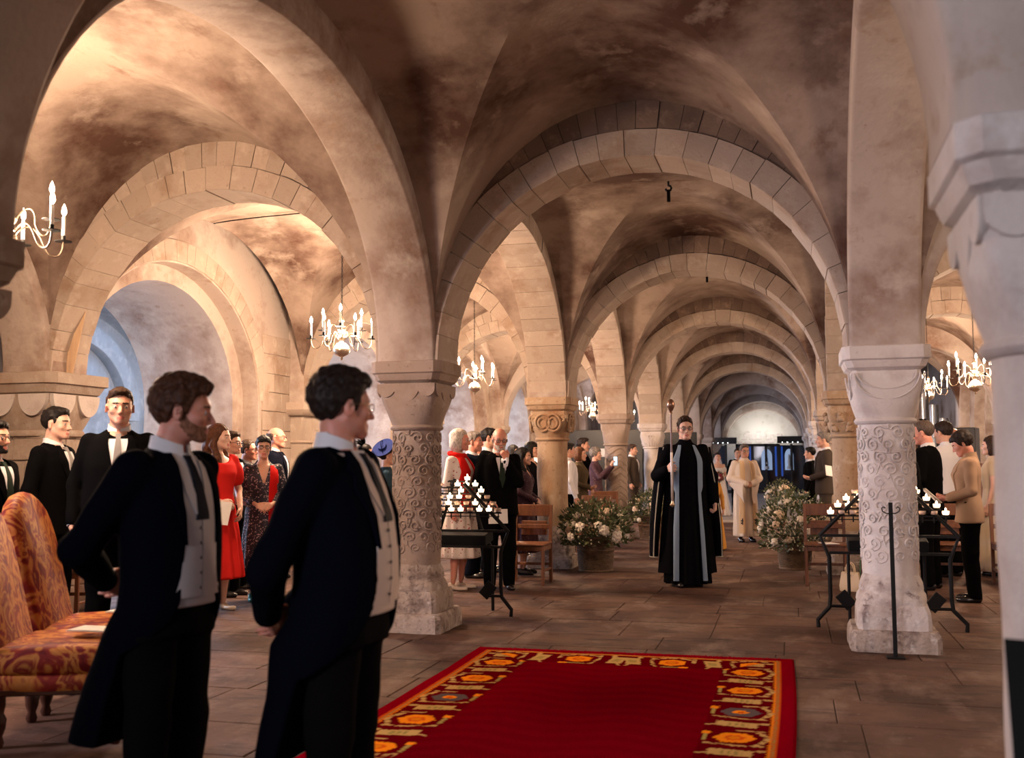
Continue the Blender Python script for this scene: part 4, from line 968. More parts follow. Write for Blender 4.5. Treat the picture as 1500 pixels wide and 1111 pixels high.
def nets(f, lo, hi, h):
    lo = np.array(lo, float); n = np.ceil((np.array(hi)-lo)/h).astype(int)+1; bs = 6
    nb = (n+bs-1)//bs; n = nb*bs+1
    g = np.stack(np.meshgrid(*[np.arange(k) for k in nb], indexing='ij'), -1).reshape(-1, 3)
    cen = (lo+(g+.5)*bs*h).astype(f32); dc = f(cen); near = np.abs(dc) < bs*h*.98+.012
    D = np.empty(n, f32); 
    blk = np.where(dc < 0, -1., 1.).reshape(nb)
    big = np.repeat(np.repeat(np.repeat(blk, bs, 0), bs, 1), bs, 2); D[:-1, :-1, :-1] = big; D[-1] = D[-2]; D[:, -1] = D[:, -2]; D[:, :, -1] = D[:, :, -2]
    M = np.zeros(n, bool)
    r = np.arange(bs+1)
    gi = g[near]*bs
    for dx in r:
        for dy in r: M[gi[:, 0]+dx, gi[:, 1]+dy, :][:] = M[gi[:, 0]+dx, gi[:, 1]+dy, :]
    off = np.stack(np.meshgrid(r, r, r, indexing='ij'), -1).reshape(-1, 3)
    idx = (gi[:, None, :]+off[None]).reshape(-1, 3); M[idx[:, 0], idx[:, 1], idx[:, 2]] = True
    I = np.argwhere(M); D[M] = f((lo+I*h).astype(f32))
    D[0] = D[-1] = np.maximum(D[0], 1e-3); D[0] = np.maximum(D[0], 1e-3); D[:, 0] = np.maximum(D[:, 0], 1e-3); D[:, -1] = np.maximum(D[:, -1], 1e-3); D[:, :, 0] = np.maximum(D[:, :, 0], 1e-3); D[:, :, -1] = np.maximum(D[:, :, -1], 1e-3); D[-1] = np.maximum(D[-1], 1e-3)
    S = D < 0
    c = S[:-1, :-1, :-1].astype(np.int8)
    cnt = np.zeros(tuple(n-1), np.int8)
    for dx in (0, 1):
        for dy in (0, 1):
            for dz in (0, 1): cnt += S[dx:n[0]-1+dx, dy:n[1]-1+dy, dz:n[2]-1+dz]
    act = (cnt > 0) & (cnt < 8); A = np.argwhere(act); vid = -np.ones(tuple(n-1), np.int64); vid[act] = np.arange(len(A))
    acc = np.zeros((len(A), 3)); num = np.zeros(len(A)); cor = [(0, 0, 0), (1, 0, 0), (0, 1, 0), (1, 1, 0), (0, 0, 1), (1, 0, 1), (0, 1, 1), (1, 1, 1)]
    vals = [D[A[:, 0]+c_[0], A[:, 1]+c_[1], A[:, 2]+c_[2]] for c_ in cor]
    for i in range(8):
        for j in range(i+1, 8):
            if sum(abs(cor[i][k]-cor[j][k]) for k in range(3)) != 1: continue
            m = (vals[i] < 0) != (vals[j] < 0); t = vals[i][m]/(vals[i][m]-vals[j][m]+1e-12)
            acc[m] += np.array(cor[i])+t[:, None]*(np.array(cor[j])-np.array(cor[i])); num[m] += 1
    V = lo+(A+acc/np.maximum(num, 1)[:, None])*h; F = []
    for ax in range(3):
        b, c2 = (ax+1) % 3, (ax+2) % 3
        sl0 = [slice(None)]*3; sl1 = [slice(None)]*3; sl0[ax] = slice(0, -1); sl1[ax] = slice(1, None)
        ch_ = S[tuple(sl0)] != S[tuple(sl1)]; E = np.argwhere(ch_); E = E[(E[:, b] > 0) & (E[:, c2] > 0) & (E[:, b] < n[b]-1) & (E[:, c2] < n[c2]-1)]
        if not len(E): continue
        eb = np.zeros(3, int); eb[b] = 1; ec = np.zeros(3, int); ec[c2] = 1
        q = np.stack([vid[tuple((E-eb-ec).T)], vid[tuple((E-ec).T)], vid[tuple(E.T)], vid[tuple((E-eb).T)]], 1)
        fl = S[tuple(E.T)]; q[~fl] = q[~fl][:, ::-1]; F.append(q)
    return V, np.concatenate(F) if F else np.zeros((0, 4), int)
def joinVF(L):
    V = []; F = []; n = 0
    for v, f in L: V.append(v); F.append(f+n); n += len(v)
    return np.concatenate(V), np.concatenate(F)

# ---- head, in its own frame: origin between the ears at eye level, +Y forward
def head_sdf(Q, w=1.0, nose=1.0, jaw=1.0):
    X = np.abs(Q[:, 0]); S = np.stack([X, Q[:, 1], Q[:, 2]], 1)
    d = ell(Q, (0, -.018, .034), (.073*w, .094, .082))
    d = smin(d, ell(Q, (0, .03, -.005), (.060*w, .060, .085)), .03)
    d = smin(d, ell(Q, (0, .026, -.062), (.052*w*jaw, .056, .046)), .03)
    d = smin(d, cone(S, (.050*w*jaw, -.008, -.045), (.018, .066, -.097), .016, .016), .025)
    d = smin(d, ell(Q, (0, .073, -.098), (.020, .017, .016)), .025)
    d = smin(d, ell(S, (.043*w, .058, -.026), (.020, .020, .016)), .025)
    d = smin(d, cone(S, (.012, .084, .020), (.042*w, .066, .018), .010, .009), .018)
    d = smax(d, -ell(S, (.032, .098, -.002), (.019, .022, .013)), .014)
    d = smin(d, cone(Q, (0, .084, .008), (0, .104+.006*nose, -.036), .0085, .0115*nose), .010)
    d = smin(d, ell(S, (.0115, .092, -.041), (.0085, .010, .0075)), .007)
    d = smin(d, ell(S, (.031, .0765, -.003), (.0145, .011, .010)), .006)
    d = smin(d, ell(Q, (0, .0865, -.068), (.023, .011, .0065)), .008)
    d = smin(d, ell(Q, (0, .085, -.0785), (.019, .011, .007)), .008)
    d = smax(d, -cone(S, (0, .099, -.073), (.022, .090, -.074), .0022, .0015), .004)
    ca, sa = math.cos(.35), math.sin(.35); R = np.array([[ca, sa, 0], [-sa, ca, 0], [0, 0, 1]], f32)
    ear = ell(S, (.078*w, -.012, -.010), (.0085, .020, .033), R)
    ear = smax(ear, -ell(S, (.089*w, -.006, -.006), (.009, .011, .020), R), .004)
    return smin(d, ear, .008)
HL = {'short': [(-.14, -.075), (-.085, -.075), (-.05, -.05), (-.032, .0), (-.02, .028), (.004, .026), (.012, -.018), (.026, -.012), (.034, .032), (.055, .06), (.075, .074), (.11, .085)],
      'receding': [(-.14, -.07), (-.08, -.07), (-.04, -.03), (-.02, .028), (.004, .026), (.014, -.01), (.028, .0), (.034, .05), (.05, .085), (.07, .105), (.11, .12)],
      'cover': [(-.14, -.11), (-.06, -.11), (.0, -.075), (.022, -.05), (.036, .0), (.05, .045), (.07, .058), (.11, .06)],
      'open': [(-.14, -.10), (-.06, -.09), (-.02, -.02), (.006, .02), (.03, .035), (.055, .06), (.075, .076), (.11, .09)]}
def hair_sdf(Q, kind, seed=0., vol=0.):
    t = .010+vol; hl = HL['short']; y = Q[:, 1]; z = Q[:, 2]
    base = ell(Q, (0, -.022, .040), (.074+t, .096+t, .084+t*1.25))
    if kind in ('short', 'quiff', 'receding'):
        hl = HL['receding' if kind == 'receding' else 'short']
        if kind == 'short': base = smin(base, ell(Q, (.010, .046, .092+vol*.4), (.058, .042, .030)), .025)
        if kind == 'quiff': base = smin(base, ell(Q, (.012, .052, .098), (.056, .045, .034)), .03)
    elif kind in ('bob', 'long', 'fringe', 'curly', 'pixie'):
        hl = HL['cover']
        if kind == 'pixie': base = smin(base, ell(Q, (0, .05, .07), (.065, .045, .035)), .03)
        if kind == 'curly': base = base-.012
    elif kind == 'updo': hl = HL['open']
    cut = (np.interp(y, *zip(*hl))-z)*.75
    d = smax(base, cut, .006)
    if kind == 'bald': d = np.maximum(smax(base, (np.interp(y, *zip(*HL['short']))-z)*.75, .006), (z-(.055-.25*(y+.05).clip(0, .1)))*.9)+.003
    if kind in ('bob', 'fringe'):
        s = np.stack([np.abs(Q[:, 0]), Q[:, 1], Q[:, 2]], 1)
        d = smin(d, smax(ell(Q, (0, -.028, -.03), (.096+vol, .096+vol, .115)), -ell(Q, (0, .085, -.03), (.075, .10, .13)), .015), .02)
    if kind == 'fringe': d = smin(d, ell(Q, (0, .06, .055), (.065, .036, .03)), .02)
    if kind == 'long':
        s = np.stack([np.abs(Q[:, 0]), Q[:, 1], Q[:, 2]], 1)
        d = smin(d, chaincone(Q, [(0, -.07, .02), (0, -.10, -.10), (0, -.10, -.26)], [.075, .075, .05]), .04)
        d = smin(d, chaincone(s, [(.068, -.01, .03), (.082, -.03, -.08), (.085, .02, -.2), (.075, .05, -.27)], [.022, .032, .034, .018]), .03)
        d = np.maximum(d, -ell(Q, (0, .075, -.05), (.064, .085, .12)))
    if kind == 'updo': d = smin(d, ell(Q, (0, -.115, .03), (.045, .04, .045)), .02)
    fr = 95 if kind != 'curly' else 60
    n = np.sin(Q[:, 0]*fr*2+6*np.sin(Q[:, 2]*18+seed)+seed)*.0022+np.sin(Q[:, 1]*fr+np.sin(Q[:, 0]*40)*2+seed)*.0018
    if kind in ('curly', 'pixie', 'quiff', 'short'): n = n+wob(Q, 70, .0030 if kind != 'curly' else .006, seed)
    return d+n
# ---- hand: returns list of (a,b,ra,rb) cones
def hand_prims(w, d, nrm, curl=.5, side=1, spread=.05, thumb=.6):
    d = np.array(d, float); d /= np.linalg.norm(d); nrm = np.array(nrm, float); nrm -= d*(nrm@d); nrm /= np.linalg.norm(nrm)
    s = np.cross(d, nrm)*side; w = np.array(w, float); pr = []       # s points to the thumb side
    kn = []
    for i, (o, l) in enumerate(((.030, .084), (.010, .090), (-.010, .086), (-.028, .078))):
        k = w+d*l+s*o; kn.append(k); pr.append((w+s*o*.55+d*.012, k, .0155, .0115))
    for i, (k, L) in enumerate(zip(kn, (.070, .078, .073, .058))):
        r = (.0092, .0095, .009, .008)[i]; p = k; a = 0; o = (1.5-i)*spread
        for j, (fr, bend) in enumerate(((.46, .75), (.30, 1.0), (.24, .7))):
            a += curl*bend; dr = (d*math.cos(a)+nrm*math.sin(a)); dr = dr+s*o*math.cos(a); dr /= np.linalg.norm(dr)
            q = p+dr*L*fr; pr.append((p, q, r, r*.9)); p = q; r *= .9
    b = w+d*.028+s*.022; m = b+(d*.6+s*.75+nrm*.35*thumb)*.040; e = m+(d*.85+s*.25+nrm*.55*thumb)*.034; t = e+(d*.9-s*.05+nrm*.6*thumb)*.024
    pr += [(b-d*.01, m, .0165, .0125), (m, e, .0115, .0105), (e, t, .0102, .008)]
    return pr
def hand_sdf(P, pr):
    d = None
    for a, b, ra, rb in pr:
        e = cone(P, a, b, ra, rb); d = e if d is None else smin(d, e, .0045)
    return d
# joints for the two arms: elbow, wrist, hand direction, palm normal, curl   (right arm, x > 0; mirrored for the left)
POSE = {'down': ((.255, -.03, 1.135), (.262, .05, .885), (-.05, .12, -1), (-1, .1, 0), .45),
        'clasp': ((.265, -.02, 1.14), (.085, .215, 1.02), (-.85, .35, -.35), (.2, -.9, -.2), .6),
        'claspr': ((.265, -.02, 1.14), (.075, .235, 1.045), (-.9, .25, -.3), (.2, -.9, -.2), .6),
        'behind': ((.275, -.165, 1.12), (.075, -.235, .98), (-.95, -.1, -.3), (.1, -1, .1), .5),
        'behindlow': ((.28, -.135, 1.06), (.08, -.245, .885), (-.9, -.1, -.5), (.1, -1, .1), .5),
        'hold': ((.255, -.02, 1.13), (.15, .215, 1.05), (-.55, .80, -.1), (-.5, -.1, .9), .75),
        'holdlow': ((.255, .0, 1.13), (.16, .18, .95), (-.3, .5, -.8), (-.6, -.5, -.1), .6),
        'chin': ((.19, .14, 1.15), (.045, .165, 1.40), (-.35, -.12, .95), (-.25, -.95, -.05), 1.35),
        'phone': ((.20, .13, 1.19), (.09, .34, 1.40), (-.1, .35, .9), (-.6, .75, 0), .8),
        'staff': ((.30, .02, 1.14), (.225, .20, 1.21), (-.35, .9, .1), (-.85, -.35, .0), 1.25),
        'fist': ((.27, -.02, 1.13), (.285, .06, .87), (0, .1, -1), (-1, .1, 0), 1.2),
        'bouquet': ((.22, .03, 1.13), (.06, .20, 1.06), (-.7, .6, .1), (-.3, -.3, .9), .9)}
def torso(g=1.0, fem=False, slim=1.0):
    b = g-1
    if fem:
        return [(.90, .175*g, .125*g, .0), (1.0, .160*g, .115*g, .005), (1.09, .135*g, .100*g, .008), (1.20, .150*g, .112*g, .012), (1.29, .160*g, .128*g, .018), (1.37, .158*g, .110, .006), (1.425, .140, .085, -.008), (1.46, .075, .066, -.014), (1.50, .052, .052, -.012)]
    return [(.90, .180*g, .130*g, .01*g), (1.02, .175*g, .128*g, .006+b*.10), (1.12, .172*g, .128*g, .004+b*.10), (1.25, .186*(1+b*.6), .132*(1+b*.7), .004+b*.04), (1.35, .190, .125, .0), (1.42, .172, .102, -.008), (1.455, .115, .082, -.014), (1.49, .064, .062, -.014), (1.51, .056, .056, -.012)]
def inflate(T, o, zlo=None, zhi=None): return [(z, rx+o, ry+o, yc) for z, rx, ry, yc in T]
def front_y(f, X, Z):
    """forward surface of a field, for laying shirt fronts, lapels and ties"""
    ys = np.linspace(.36, -.06, 85).astype(f32); P = np.stack([np.repeat(X, 85), np.tile(ys, len(X)), np.repeat(Z, 85)], 1).astype(f32)
    D = f(P).reshape(len(X), 85); k = np.argmax(D < 0, 1); k = np.where(k == 0, 84, k); i = np.arange(len(X))
    d0, d1 = D[i, k-1], D[i, k]; return ys[k-1]+(ys[k]-ys[k-1])*np.clip(d0/(d0-d1+1e-9), 0, 1)
def panel(mb, f, zs, xl, xr, off=.006, th=.006, nx=6, mi=0, smooth_y=True):
    """sheet of cloth lying on field f between two edges given as x(z)"""
    zs = np.array(zs); nz = len(zs); u = np.linspace(0, 1, nx)
    XL = np.array([xl(z) for z in zs]); XR = np.array([xr(z) for z in zs]); X = XL[:, None]+(XR-XL)[:, None]*u[None]; Z = np.repeat(zs[:, None], nx, 1)
    Y = front_y(f, X.ravel(), Z.ravel()).reshape(nz, nx)+off
    V = np.concatenate([np.stack([X, Y, Z], -1).reshape(-1, 3), np.stack([X, Y-th-off, Z], -1).reshape(-1, 3)]); n = nz*nx; F = []
    for i in range(nz-1):
        for j in range(nx-1): a = i*nx+j; F += [(a, a+1, a+nx+1, a+nx), (n+a+1, n+a, n+a+nx, n+a+nx+1)]
    for i in range(nz-1):
        for a, b in ((i*nx, (i+1)*nx), ((i+1)*nx+nx-1, i*nx+nx-1)): F.append((a, b, n+b, n+a))
    for j in range(nx-1):
        F += [(j+1, j, n+j, n+j+1), ((nz-1)*nx+j, (nz-1)*nx+j+1, n+(nz-1)*nx+j+1, n+(nz-1)*nx+j)]
    mb.add(V, F, mi); return mb
def lerp_tab(T):
    z = [t[0] for t in T]; x = [t[1] for t in T]
    if z[0] > z[-1]: z, x = z[::-1], x[::-1]
    return lambda q: float(np.interp(q, z, x))
SKIN = {}
def skin(c):
    if c not in SKIN:
        m = mat('skin_%d' % len(SKIN), c, .5, noise=[((c[0]*1.06, c[1]*.82, c[2]*.78), 30, .5, .75, 3)], coords='obj')
        m.node_tree.nodes['Principled BSDF'].inputs['Subsurface Weight'].default_value = .12; m.node_tree.nodes['Principled BSDF'].inputs['Subsurface Scale'].default_value = .02; SKIN[c] = m
    return SKIN[c]
def hairm(c): return mat('hair_%02d_%02d_%02d' % tuple(int(x*99) for x in c), c, .6, spec=.25, noise=[((c[0]*.5, c[1]*.48, c[2]*.45), 90, .42, .62, 3, (1, 1, .35))], coords='obj')
def cloth(name, c, rough=.9, sheen=.0, bump=.15, **k): return mat(name, c, rough, sheen=sheen, spec=.03, bump=bump, bscale=240, bdist=.002, **k)
FAIR, PINK, TAN, PALE = (.60, .33, .23), (.62, .27, .19), (.40, .20, .125), (.66, .40, .30)
eyew = mat('eye_white', (.50, .45, .42), .25); iris = mat('iris', (.05, .035, .025), .15); lipm = mat('lips', (.46, .14, .11), .5)
black = cloth('black_suit_cloth', (.0026, .0024, .0027)); navy = cloth('navy_coat_cloth', (.0018, .0024, .0056)); shirtw = cloth('white_shirt', (.72, .70, .72), .7); shoem = mat('black_shoe_leather', (.012, .01, .01), .25)
greytr = cloth('charcoal_trousers', (.0042, .0037, .0040)); glassb = mat('dark_spectacle_frame', (.012, .01, .01), .3); gold_f = mat('thin_gold_frame', (.55, .42, .25), .25, .9)
class Person: pass
def person(loc, H, face, label, group=None, head_yaw=0, head_pitch=0, head_roll=0, skin_c=FAIR, hair=('short', (.03, .018, .012)), vol=0., fem=False, g=1.0, arms=('down', 'down'), res=.0172, hres=.0092,
           outfit='suit', col=None, tie=None, shirt=None, glasses=None, beard=None, seed=0., lean=0., headw=1.0, trousers=None, fwd=0., tailk=1., hand_res=.0085, bare=False, legs=True, jaw=1.0, stubble=None, step=0.):
    root = empty('person', (loc[0], loc[1], loc[2] if len(loc) > 2 else 0), math.atan2(face[1], face[0])-PI/2); k = H/1.75*1.0; root.scale = (k, k, k); tag(root, label, 'person', group)
    p = Person(); p.root = root; T = torso(g, fem); p.T = T
    sh = .158 if fem else .178
    A = []
    for sx, nm in ((1, arms[0]), (-1, arms[1])):
        e, w, d, n, c = POSE[nm] if isinstance(nm, str) else nm; mx = np.array([sx, 1, 1])
        e = np.array(e)*mx; w = np.array(w)*mx
        if fem: e = e*np.array([.9, 1, 1]); w = w*np.array([.92, .95, 1])
        if g > 1.04 and w[1] > .1: w[1] += (g-1)*.12
        A.append((sx, np.array((sx*sh, -.012, 1.405)), e, w, np.array(d)*mx, np.array(n)*mx, c))
    p.A = A
    # head frame
    Rz = Matrix.Rotation(head_yaw, 3, 'Z') @ Matrix.Rotation(head_pitch, 3, 'X') @ Matrix.Rotation(head_roll, 3, 'Y'); R = np.array(Rz, f32)
    piv = np.array((0, -.012+fwd, 1.545), f32); hc = piv+R@np.array((0, .028, .088), f32); p.R, p.hc = R, hc
    def toh(P): return (P-hc)@R
    nb = hc+R@np.array((0, -.028, -.075), f32)
    def skin_f(P):
        d = head_sdf(toh(P), headw, 1.0 if not fem else .85, jaw if not fem else .92)
        d = smin(d, cone(P, nb, (0, -.018, 1.44), .050 if fem else .058, .056 if fem else .066), .025)
        d = smin(d, np.maximum(prof(P, inflate(T, -.012)), P[:, 2]-1.47), .03)
        return d
    L = []
    lo, hi = hc-.17, hc+.17; lo[2] = 1.36; hi[2] = hc[2]+.14
    if fem: lo[0], hi[0] = min(lo[0], -.19), max(hi[0], .19); lo[2] = 1.20
    V, F = nets(skin_f, lo, hi, hres); L.append((V, F)); nhead = len(F)
    # the rest of the figure under the clothes, and the hands
    def rest(P):
        d = prof(P, inflate(T, -.016)); d = np.maximum(d, P[:, 2]-1.40)
        for sx, s, e, w, dd, n, c in A: d = smin(d, chaincone(P, [s, e, w], [.043, .036, .026] if fem else [.046, .04, .03]), .02)
        for sx in (-1, 1): d = smin(d, chaincone(P, [(sx*.085, 0, .92), (sx*.09, .015, .50), (sx*.09, -.005, .30), (sx*.09, -.025, .07)], [.085, .052, .05, .032]), .03)
        return d
    L.append(nets(rest, (-.36, -.32, 0.0), (.36, .42, 1.46), .033 if not bare else .014))
    for sx, s, e, w, dd, n, c in A:
        pr = hand_prims(w, dd, n, c, side=sx); P0 = np.array([x for a, b, _, _ in pr for x in (a, b)]); pr.append((w-(w-e)/np.linalg.norm(w-e)*.05, w+np.array(dd)/np.linalg.norm(dd)*.02, .027 if not fem else .023, .025 if not fem else .022))
        L.append(nets(lambda P: hand_sdf(P, pr), np.minimum(P0.min(0), w)-.04, np.maximum(P0.max(0), w)+.04, hand_res))
    V, F = joinVF(L); me = mesh_np('body', V, F); sk = skin(skin_c)
    me.materials.append(sk); me.materials.append(lipm); me.materials.append(hairm(stubble or hair[1]))
    Q = (V[F[:nhead]].mean(1)-hc)@R; mi = np.zeros(len(F), np.int32)
    lips = (np.abs(Q[:, 0]) < .023) & (Q[:, 1] > .082) & (Q[:, 2] < -.063) & (Q[:, 2] > -.085); mi[:nhead][lips] = 1
    brow = (np.abs(Q[:, 2]-.021+.12*np.abs(np.abs(Q[:, 0])-.03)) < .0036) & (np.abs(Q[:, 0]) > .010) & (np.abs(Q[:, 0]) < .050) & (Q[:, 1] > .05); mi[:nhead][brow] = 2
    me.polygons.foreach_set('material_index', mi); obj('body', me, None, root)
    for sx in (-1, 1):
        ec = hc+R@np.array((sx*.0315, .0775, -.003), f32)
        key = 'eye'
        if key not in _cache:
            mb = MB(); mb.sphere((0, 0, 0), .0122, 12, 8); mb.sphere((0, .0075, 0), (.0062, .0058, .0062), 10, 6, mi=1); _cache[key] = mb.mesh('eye', [eyew, iris])
        o = obj('eye', _cache[key], None, root, ec); o.rotation_euler = Rz.to_euler()
    # hair
    if hair[0] != 'none':
        hf = lambda P: np.maximum(hair_sdf(toh(P), hair[0], seed, vol), -(head_sdf(toh(P), headw)+.006))
        ext = .34 if hair[0] == 'long' else .16
        hm = hairm(hair[1]); V, F = nets(hf, hc-np.array((.16, .18, ext)), hc+np.array((.16, .16, .17)), hres*1.0); ho = obj('hair', mesh_np('hair', V, F), hm, root); p.hairV = V; p.hairo = ho
    if beard:
        def bf(P):
            q = toh(P); y, z = q[:, 1], q[:, 2]
            d = head_sdf(q, headw, jaw=jaw)-beard[1]-np.sin(q[:, 0]*260)*np.sin(z*230)*.0012
            reg = np.maximum(z-np.interp(y, [-.03, .01, .03, .06, .1], [.0, .0, -.035, -.052, -.054]), -(y+.005))
            mouth = -ell(q, (0, .092, -.073), (.024, .03, .011)); neckc = -.118-z
            return smax(smax(smax(d, reg, .006), mouth, .004), neckc, .006)
        V, F = nets(bf, hc-np.array((.10, .05, .14)), hc+np.array((.10, .14, .03)), hres*.8)
        if len(F): obj('beard', mesh_np('beard', V, F), hairm(beard[0]), root)
    if glasses:
        mb = MB(); M = Rz; c0 = Vector(hc.tolist()); rr = .0026 if glasses == 'dark' else .0016
        for sx in (-1, 1):
            mb.tube([c0+M @ Vector((sx*.033+.0205*math.copysign(abs(math.cos(t))**.7, math.cos(t)), .097-.10*abs(.03+.0225*math.cos(t))*.25, -.004+.0145*math.copysign(abs(math.sin(t))**.7, math.sin(t)))) for t in [2*PI*i/18 for i in range(18)]], rr, 5, closed=True)
            mb.tube([c0+M @ Vector(q) for q in ((sx*.056, .094, .004), (sx*.074*headw, .06, .006), (sx*.083*headw, .0, .004), (sx*.080*headw, -.015, -.012))], rr, 5)
        mb.tube([c0+M @ Vector(q) for q in ((-.011, .098, .002), (0, .101, .005), (.011, .098, .002))], rr, 5)
        mb.build('spectacles', glassb if glasses == 'dark' else gold_f, root)
    # ---- clothes
    zf = lambda th, z: 0
    sleeves = lambda P, r0, r1, r2, kk=.02, cutoff=0: None
    def sleeve_f(P, rs, upto=1.0):
        d = None
        for sx, s, e, w, dd, n, c in A:
            w2 = e+(w-e)*upto if upto >= 0 else e
            e_ = chaincone(P, [s, e, w2], rs, .02) if upto > 0 else cone(P, s, s+(e-s)*(-upto), rs[0], rs[1])
            d = e_ if d is None else np.minimum(d, e_)
        return d
    if outfit in ('suit', 'tails', 'shirt', 'jacket'):
        col = col or black; hem = .80 if outfit != 'shirt' else .93
        TT = inflate(T, .012); TT = [(hem, .195*g, .142*g, .01)]+[t for t in TT if t[0] > hem+.05]
        tf = lambda P: prof(P, TT)+wob(P, 9, .0025, seed)
        tf0 = lambda P: prof(P, TT)
        if outfit == 'tails':
            TT = inflate(T, .010); TT = [(.40, .20*g, .15+.055*tailk, -.06-.105*tailk), (.62, .20*g, .15+.035*tailk, -.04-.065*tailk), (.80, .195*g, .155*g, -.035)]+[t for t in TT if t[0] >= .9]
            wtf = lambda P: prof(P, inflate(T, .004))
            def cutf(P):
                z = P[:, 2]; hw_ = np.interp(z, [.5, .70, .85, .93, 1.02, 1.12, 1.30, 1.44, 1.5], [.5, .24, .125, .092, .080, .078, .085, .062, .05]); 
                yc = np.interp(z, [.40, .6, .75, .9, 1.0, 1.1], [-.13, -.07, -.02, .03, .0, .0])
                return smax(np.abs(P[:, 0])-hw_, yc-P[:, 1], .01)
            def cf(P):
                d = prof(P, TT)+wob(P, 9, .003, seed); d = smax(d, -cutf(P), .012); d = smax(d, -ell(P, (0, .05, 1.515), (.088, .13, .085)), .006)
                s_ = sleeve_f(P, [.076, .068, .048], .95)+wob(P, 16, .003, seed); return smin(d, s_, .022)
        else:
            def cf(P):
                d = smax(tf(P), -ell(P, (0, .055, 1.515), (.080, .125, .078)), .006); return smin(d, sleeve_f(P, [.064, .054, .043] if outfit != 'shirt' else [.058, .048, .038], .96)+wob(P, 16, .0028, seed), .02)
        V, F = nets(cf, (-.42, -.46, .36 if outfit == 'tails' else hem-.03), (.42, .46, 1.53), res)
        obj('coat' if outfit == 'tails' else 'jacket' if outfit != 'shirt' else 'shirt', mesh_np('jacket', V, F), col if outfit != 'shirt' else shirtw, root)
        sm = shirt or shirtw; zs_ = np.linspace(1.425, 1.10 if outfit != 'shirt' else 1.2, 12); base = tf
        if outfit == 'tails':
            wc = p.wc_mat
            V, F = nets(lambda P: np.maximum(prof(P, inflate(T, .002))+0*P[:, 0], np.maximum(.885+.25*np.abs(P[:, 0])*0-P[:, 2]-.0, P[:, 2]-1.40)), (-.25, -.2, .86), (.25, .27, 1.42), res)
            obj('waistcoat', mesh_np('waistcoat', V, F), wc, root); base = wtf
            lim = 1.30; mb = MB(); panel(mb, wtf, np.linspace(1.47, 1.24, 8), lerp_tab([(1.47, -.06), (1.24, -.005)]), lerp_tab([(1.47, .06), (1.24, .005)]), .004); mb.build('shirt_front', sm, root)
            for sx in (-1, 1):
                mb = MB(); panel(mb, wtf, np.linspace(1.46, .90, 16), lerp_tab([(1.46, sx*.055), (1.24, sx*.004), (.90, sx*.004)]), lerp_tab([(1.46, sx*.10), (1.24, sx*.075), (1.0, sx*.10), (.90, sx*.14)]), .006, .008); mb.build('waistcoat_front', wc, root)
                mb = MB(); panel(mb, wtf, np.linspace(1.44, 1.22, 9), lerp_tab([(1.44, sx*.050), (1.22, sx*.004)]), lerp_tab([(1.44, sx*.075), (1.32, sx*.07), (1.22, sx*.02)]), .012, .006); mb.build('waistcoat_lapel', wc, root)
            for i in range(5):
                z = 1.19-.055*i; y = float(front_y(wtf, np.array([.012]), np.array([z]))[0])+.012; MB().sphere((.014, y, z), (.007, .004, .007), 8, 5).build('button', mat('horn_button', (.10, .07, .06), .4), root)
        elif outfit != 'shirt':
            mb = MB(); panel(mb, cf, zs_, lerp_tab([(1.475, -.058), (1.42, -.066), (1.10, -.006)]), lerp_tab([(1.475, .058), (1.42, .066), (1.10, .006)]), .007); mb.build('shirt_front', sm, root)
        if outfit != 'shirt':
            cfm = cf if outfit == 'tails' else tf
            for sx in (-1, 1):
                if outfit == 'tails': inn = [(1.47, sx*.066), (1.30, sx*.088), (1.13, sx*.080)]; out_ = [(1.47, sx*.078), (1.40, sx*.135), (1.37, sx*.110), (1.35, sx*.14), (1.13, sx*.084)]; zl = np.linspace(1.47, 1.13, 16); fo = lambda P: prof(P, TT)
                else: inn = [(1.47, sx*.052), (1.40, sx*.060), (1.09, sx*.002)]; out_ = [(1.47, sx*.068), (1.385, sx*.118), (1.375, sx*.098), (1.35, sx*.122), (1.09, sx*.012)]; zl = np.linspace(1.47, 1.09, 18); fo = tf
                mb = MB(); panel(mb, fo, zl, lerp_tab(inn), lerp_tab(out_), .011, .008, 5); mb.build('lapel', col, root)
        if tie is not None:
            zt = 1.10 if outfit != 'tails' else 1.22
            mb = MB(); panel(mb, base if outfit == 'tails' else tf0, np.linspace(1.46, zt, 12), lerp_tab([(1.46, -.018), (1.435, -.013), (1.2, -.034), (zt, -.03 if outfit == 'tails' else -.004)]), lerp_tab([(1.46, .018), (1.435, .013), (1.2, .034), (zt, .03 if outfit == 'tails' else .004)]), .014, .008, 5); mb.build('tie', tie, root)
        # shirt collar round the neck
        mb = MB(); rings = []
        for z, r_, dr in (((1.43, .100, 0), (1.47, .083, 0), (1.51, .074, .004), (1.530, .071, .002), (1.530, .067, 0), (1.47, .07, 0)) if outfit == 'tails' else ((1.405, .098, 0), (1.45, .082, 0), (1.50, .070, .004), (1.522, .0685, .002), (1.522, .064, 0), (1.47, .068, 0))):
            ring = []
            for j in range(25):
                th = PI/2+.16+(2*PI-.32)*j/24; fr_ = math.sin(th); ring.append((r_*1.0*math.cos(th), -.016+fwd*.5+r_*math.sin(th)*1.02, z-.020*max(0, fr_)-.012*max(0, fr_)**3+(.006 if fr_ < 0 else 0)))
            rings.append(ring)
        mb.loft(rings, caps=False, closed=False); mb.build('collar', sm, root)
        for sx, s, e, w, dd, n, c in A:
            u = (w-e)/np.linalg.norm(w-e); MB().tube([(w-u*.03).tolist(), (w+u*.014).tolist()], .033 if outfit != 'tails' else .036, 12).build('cuff', sm, root)
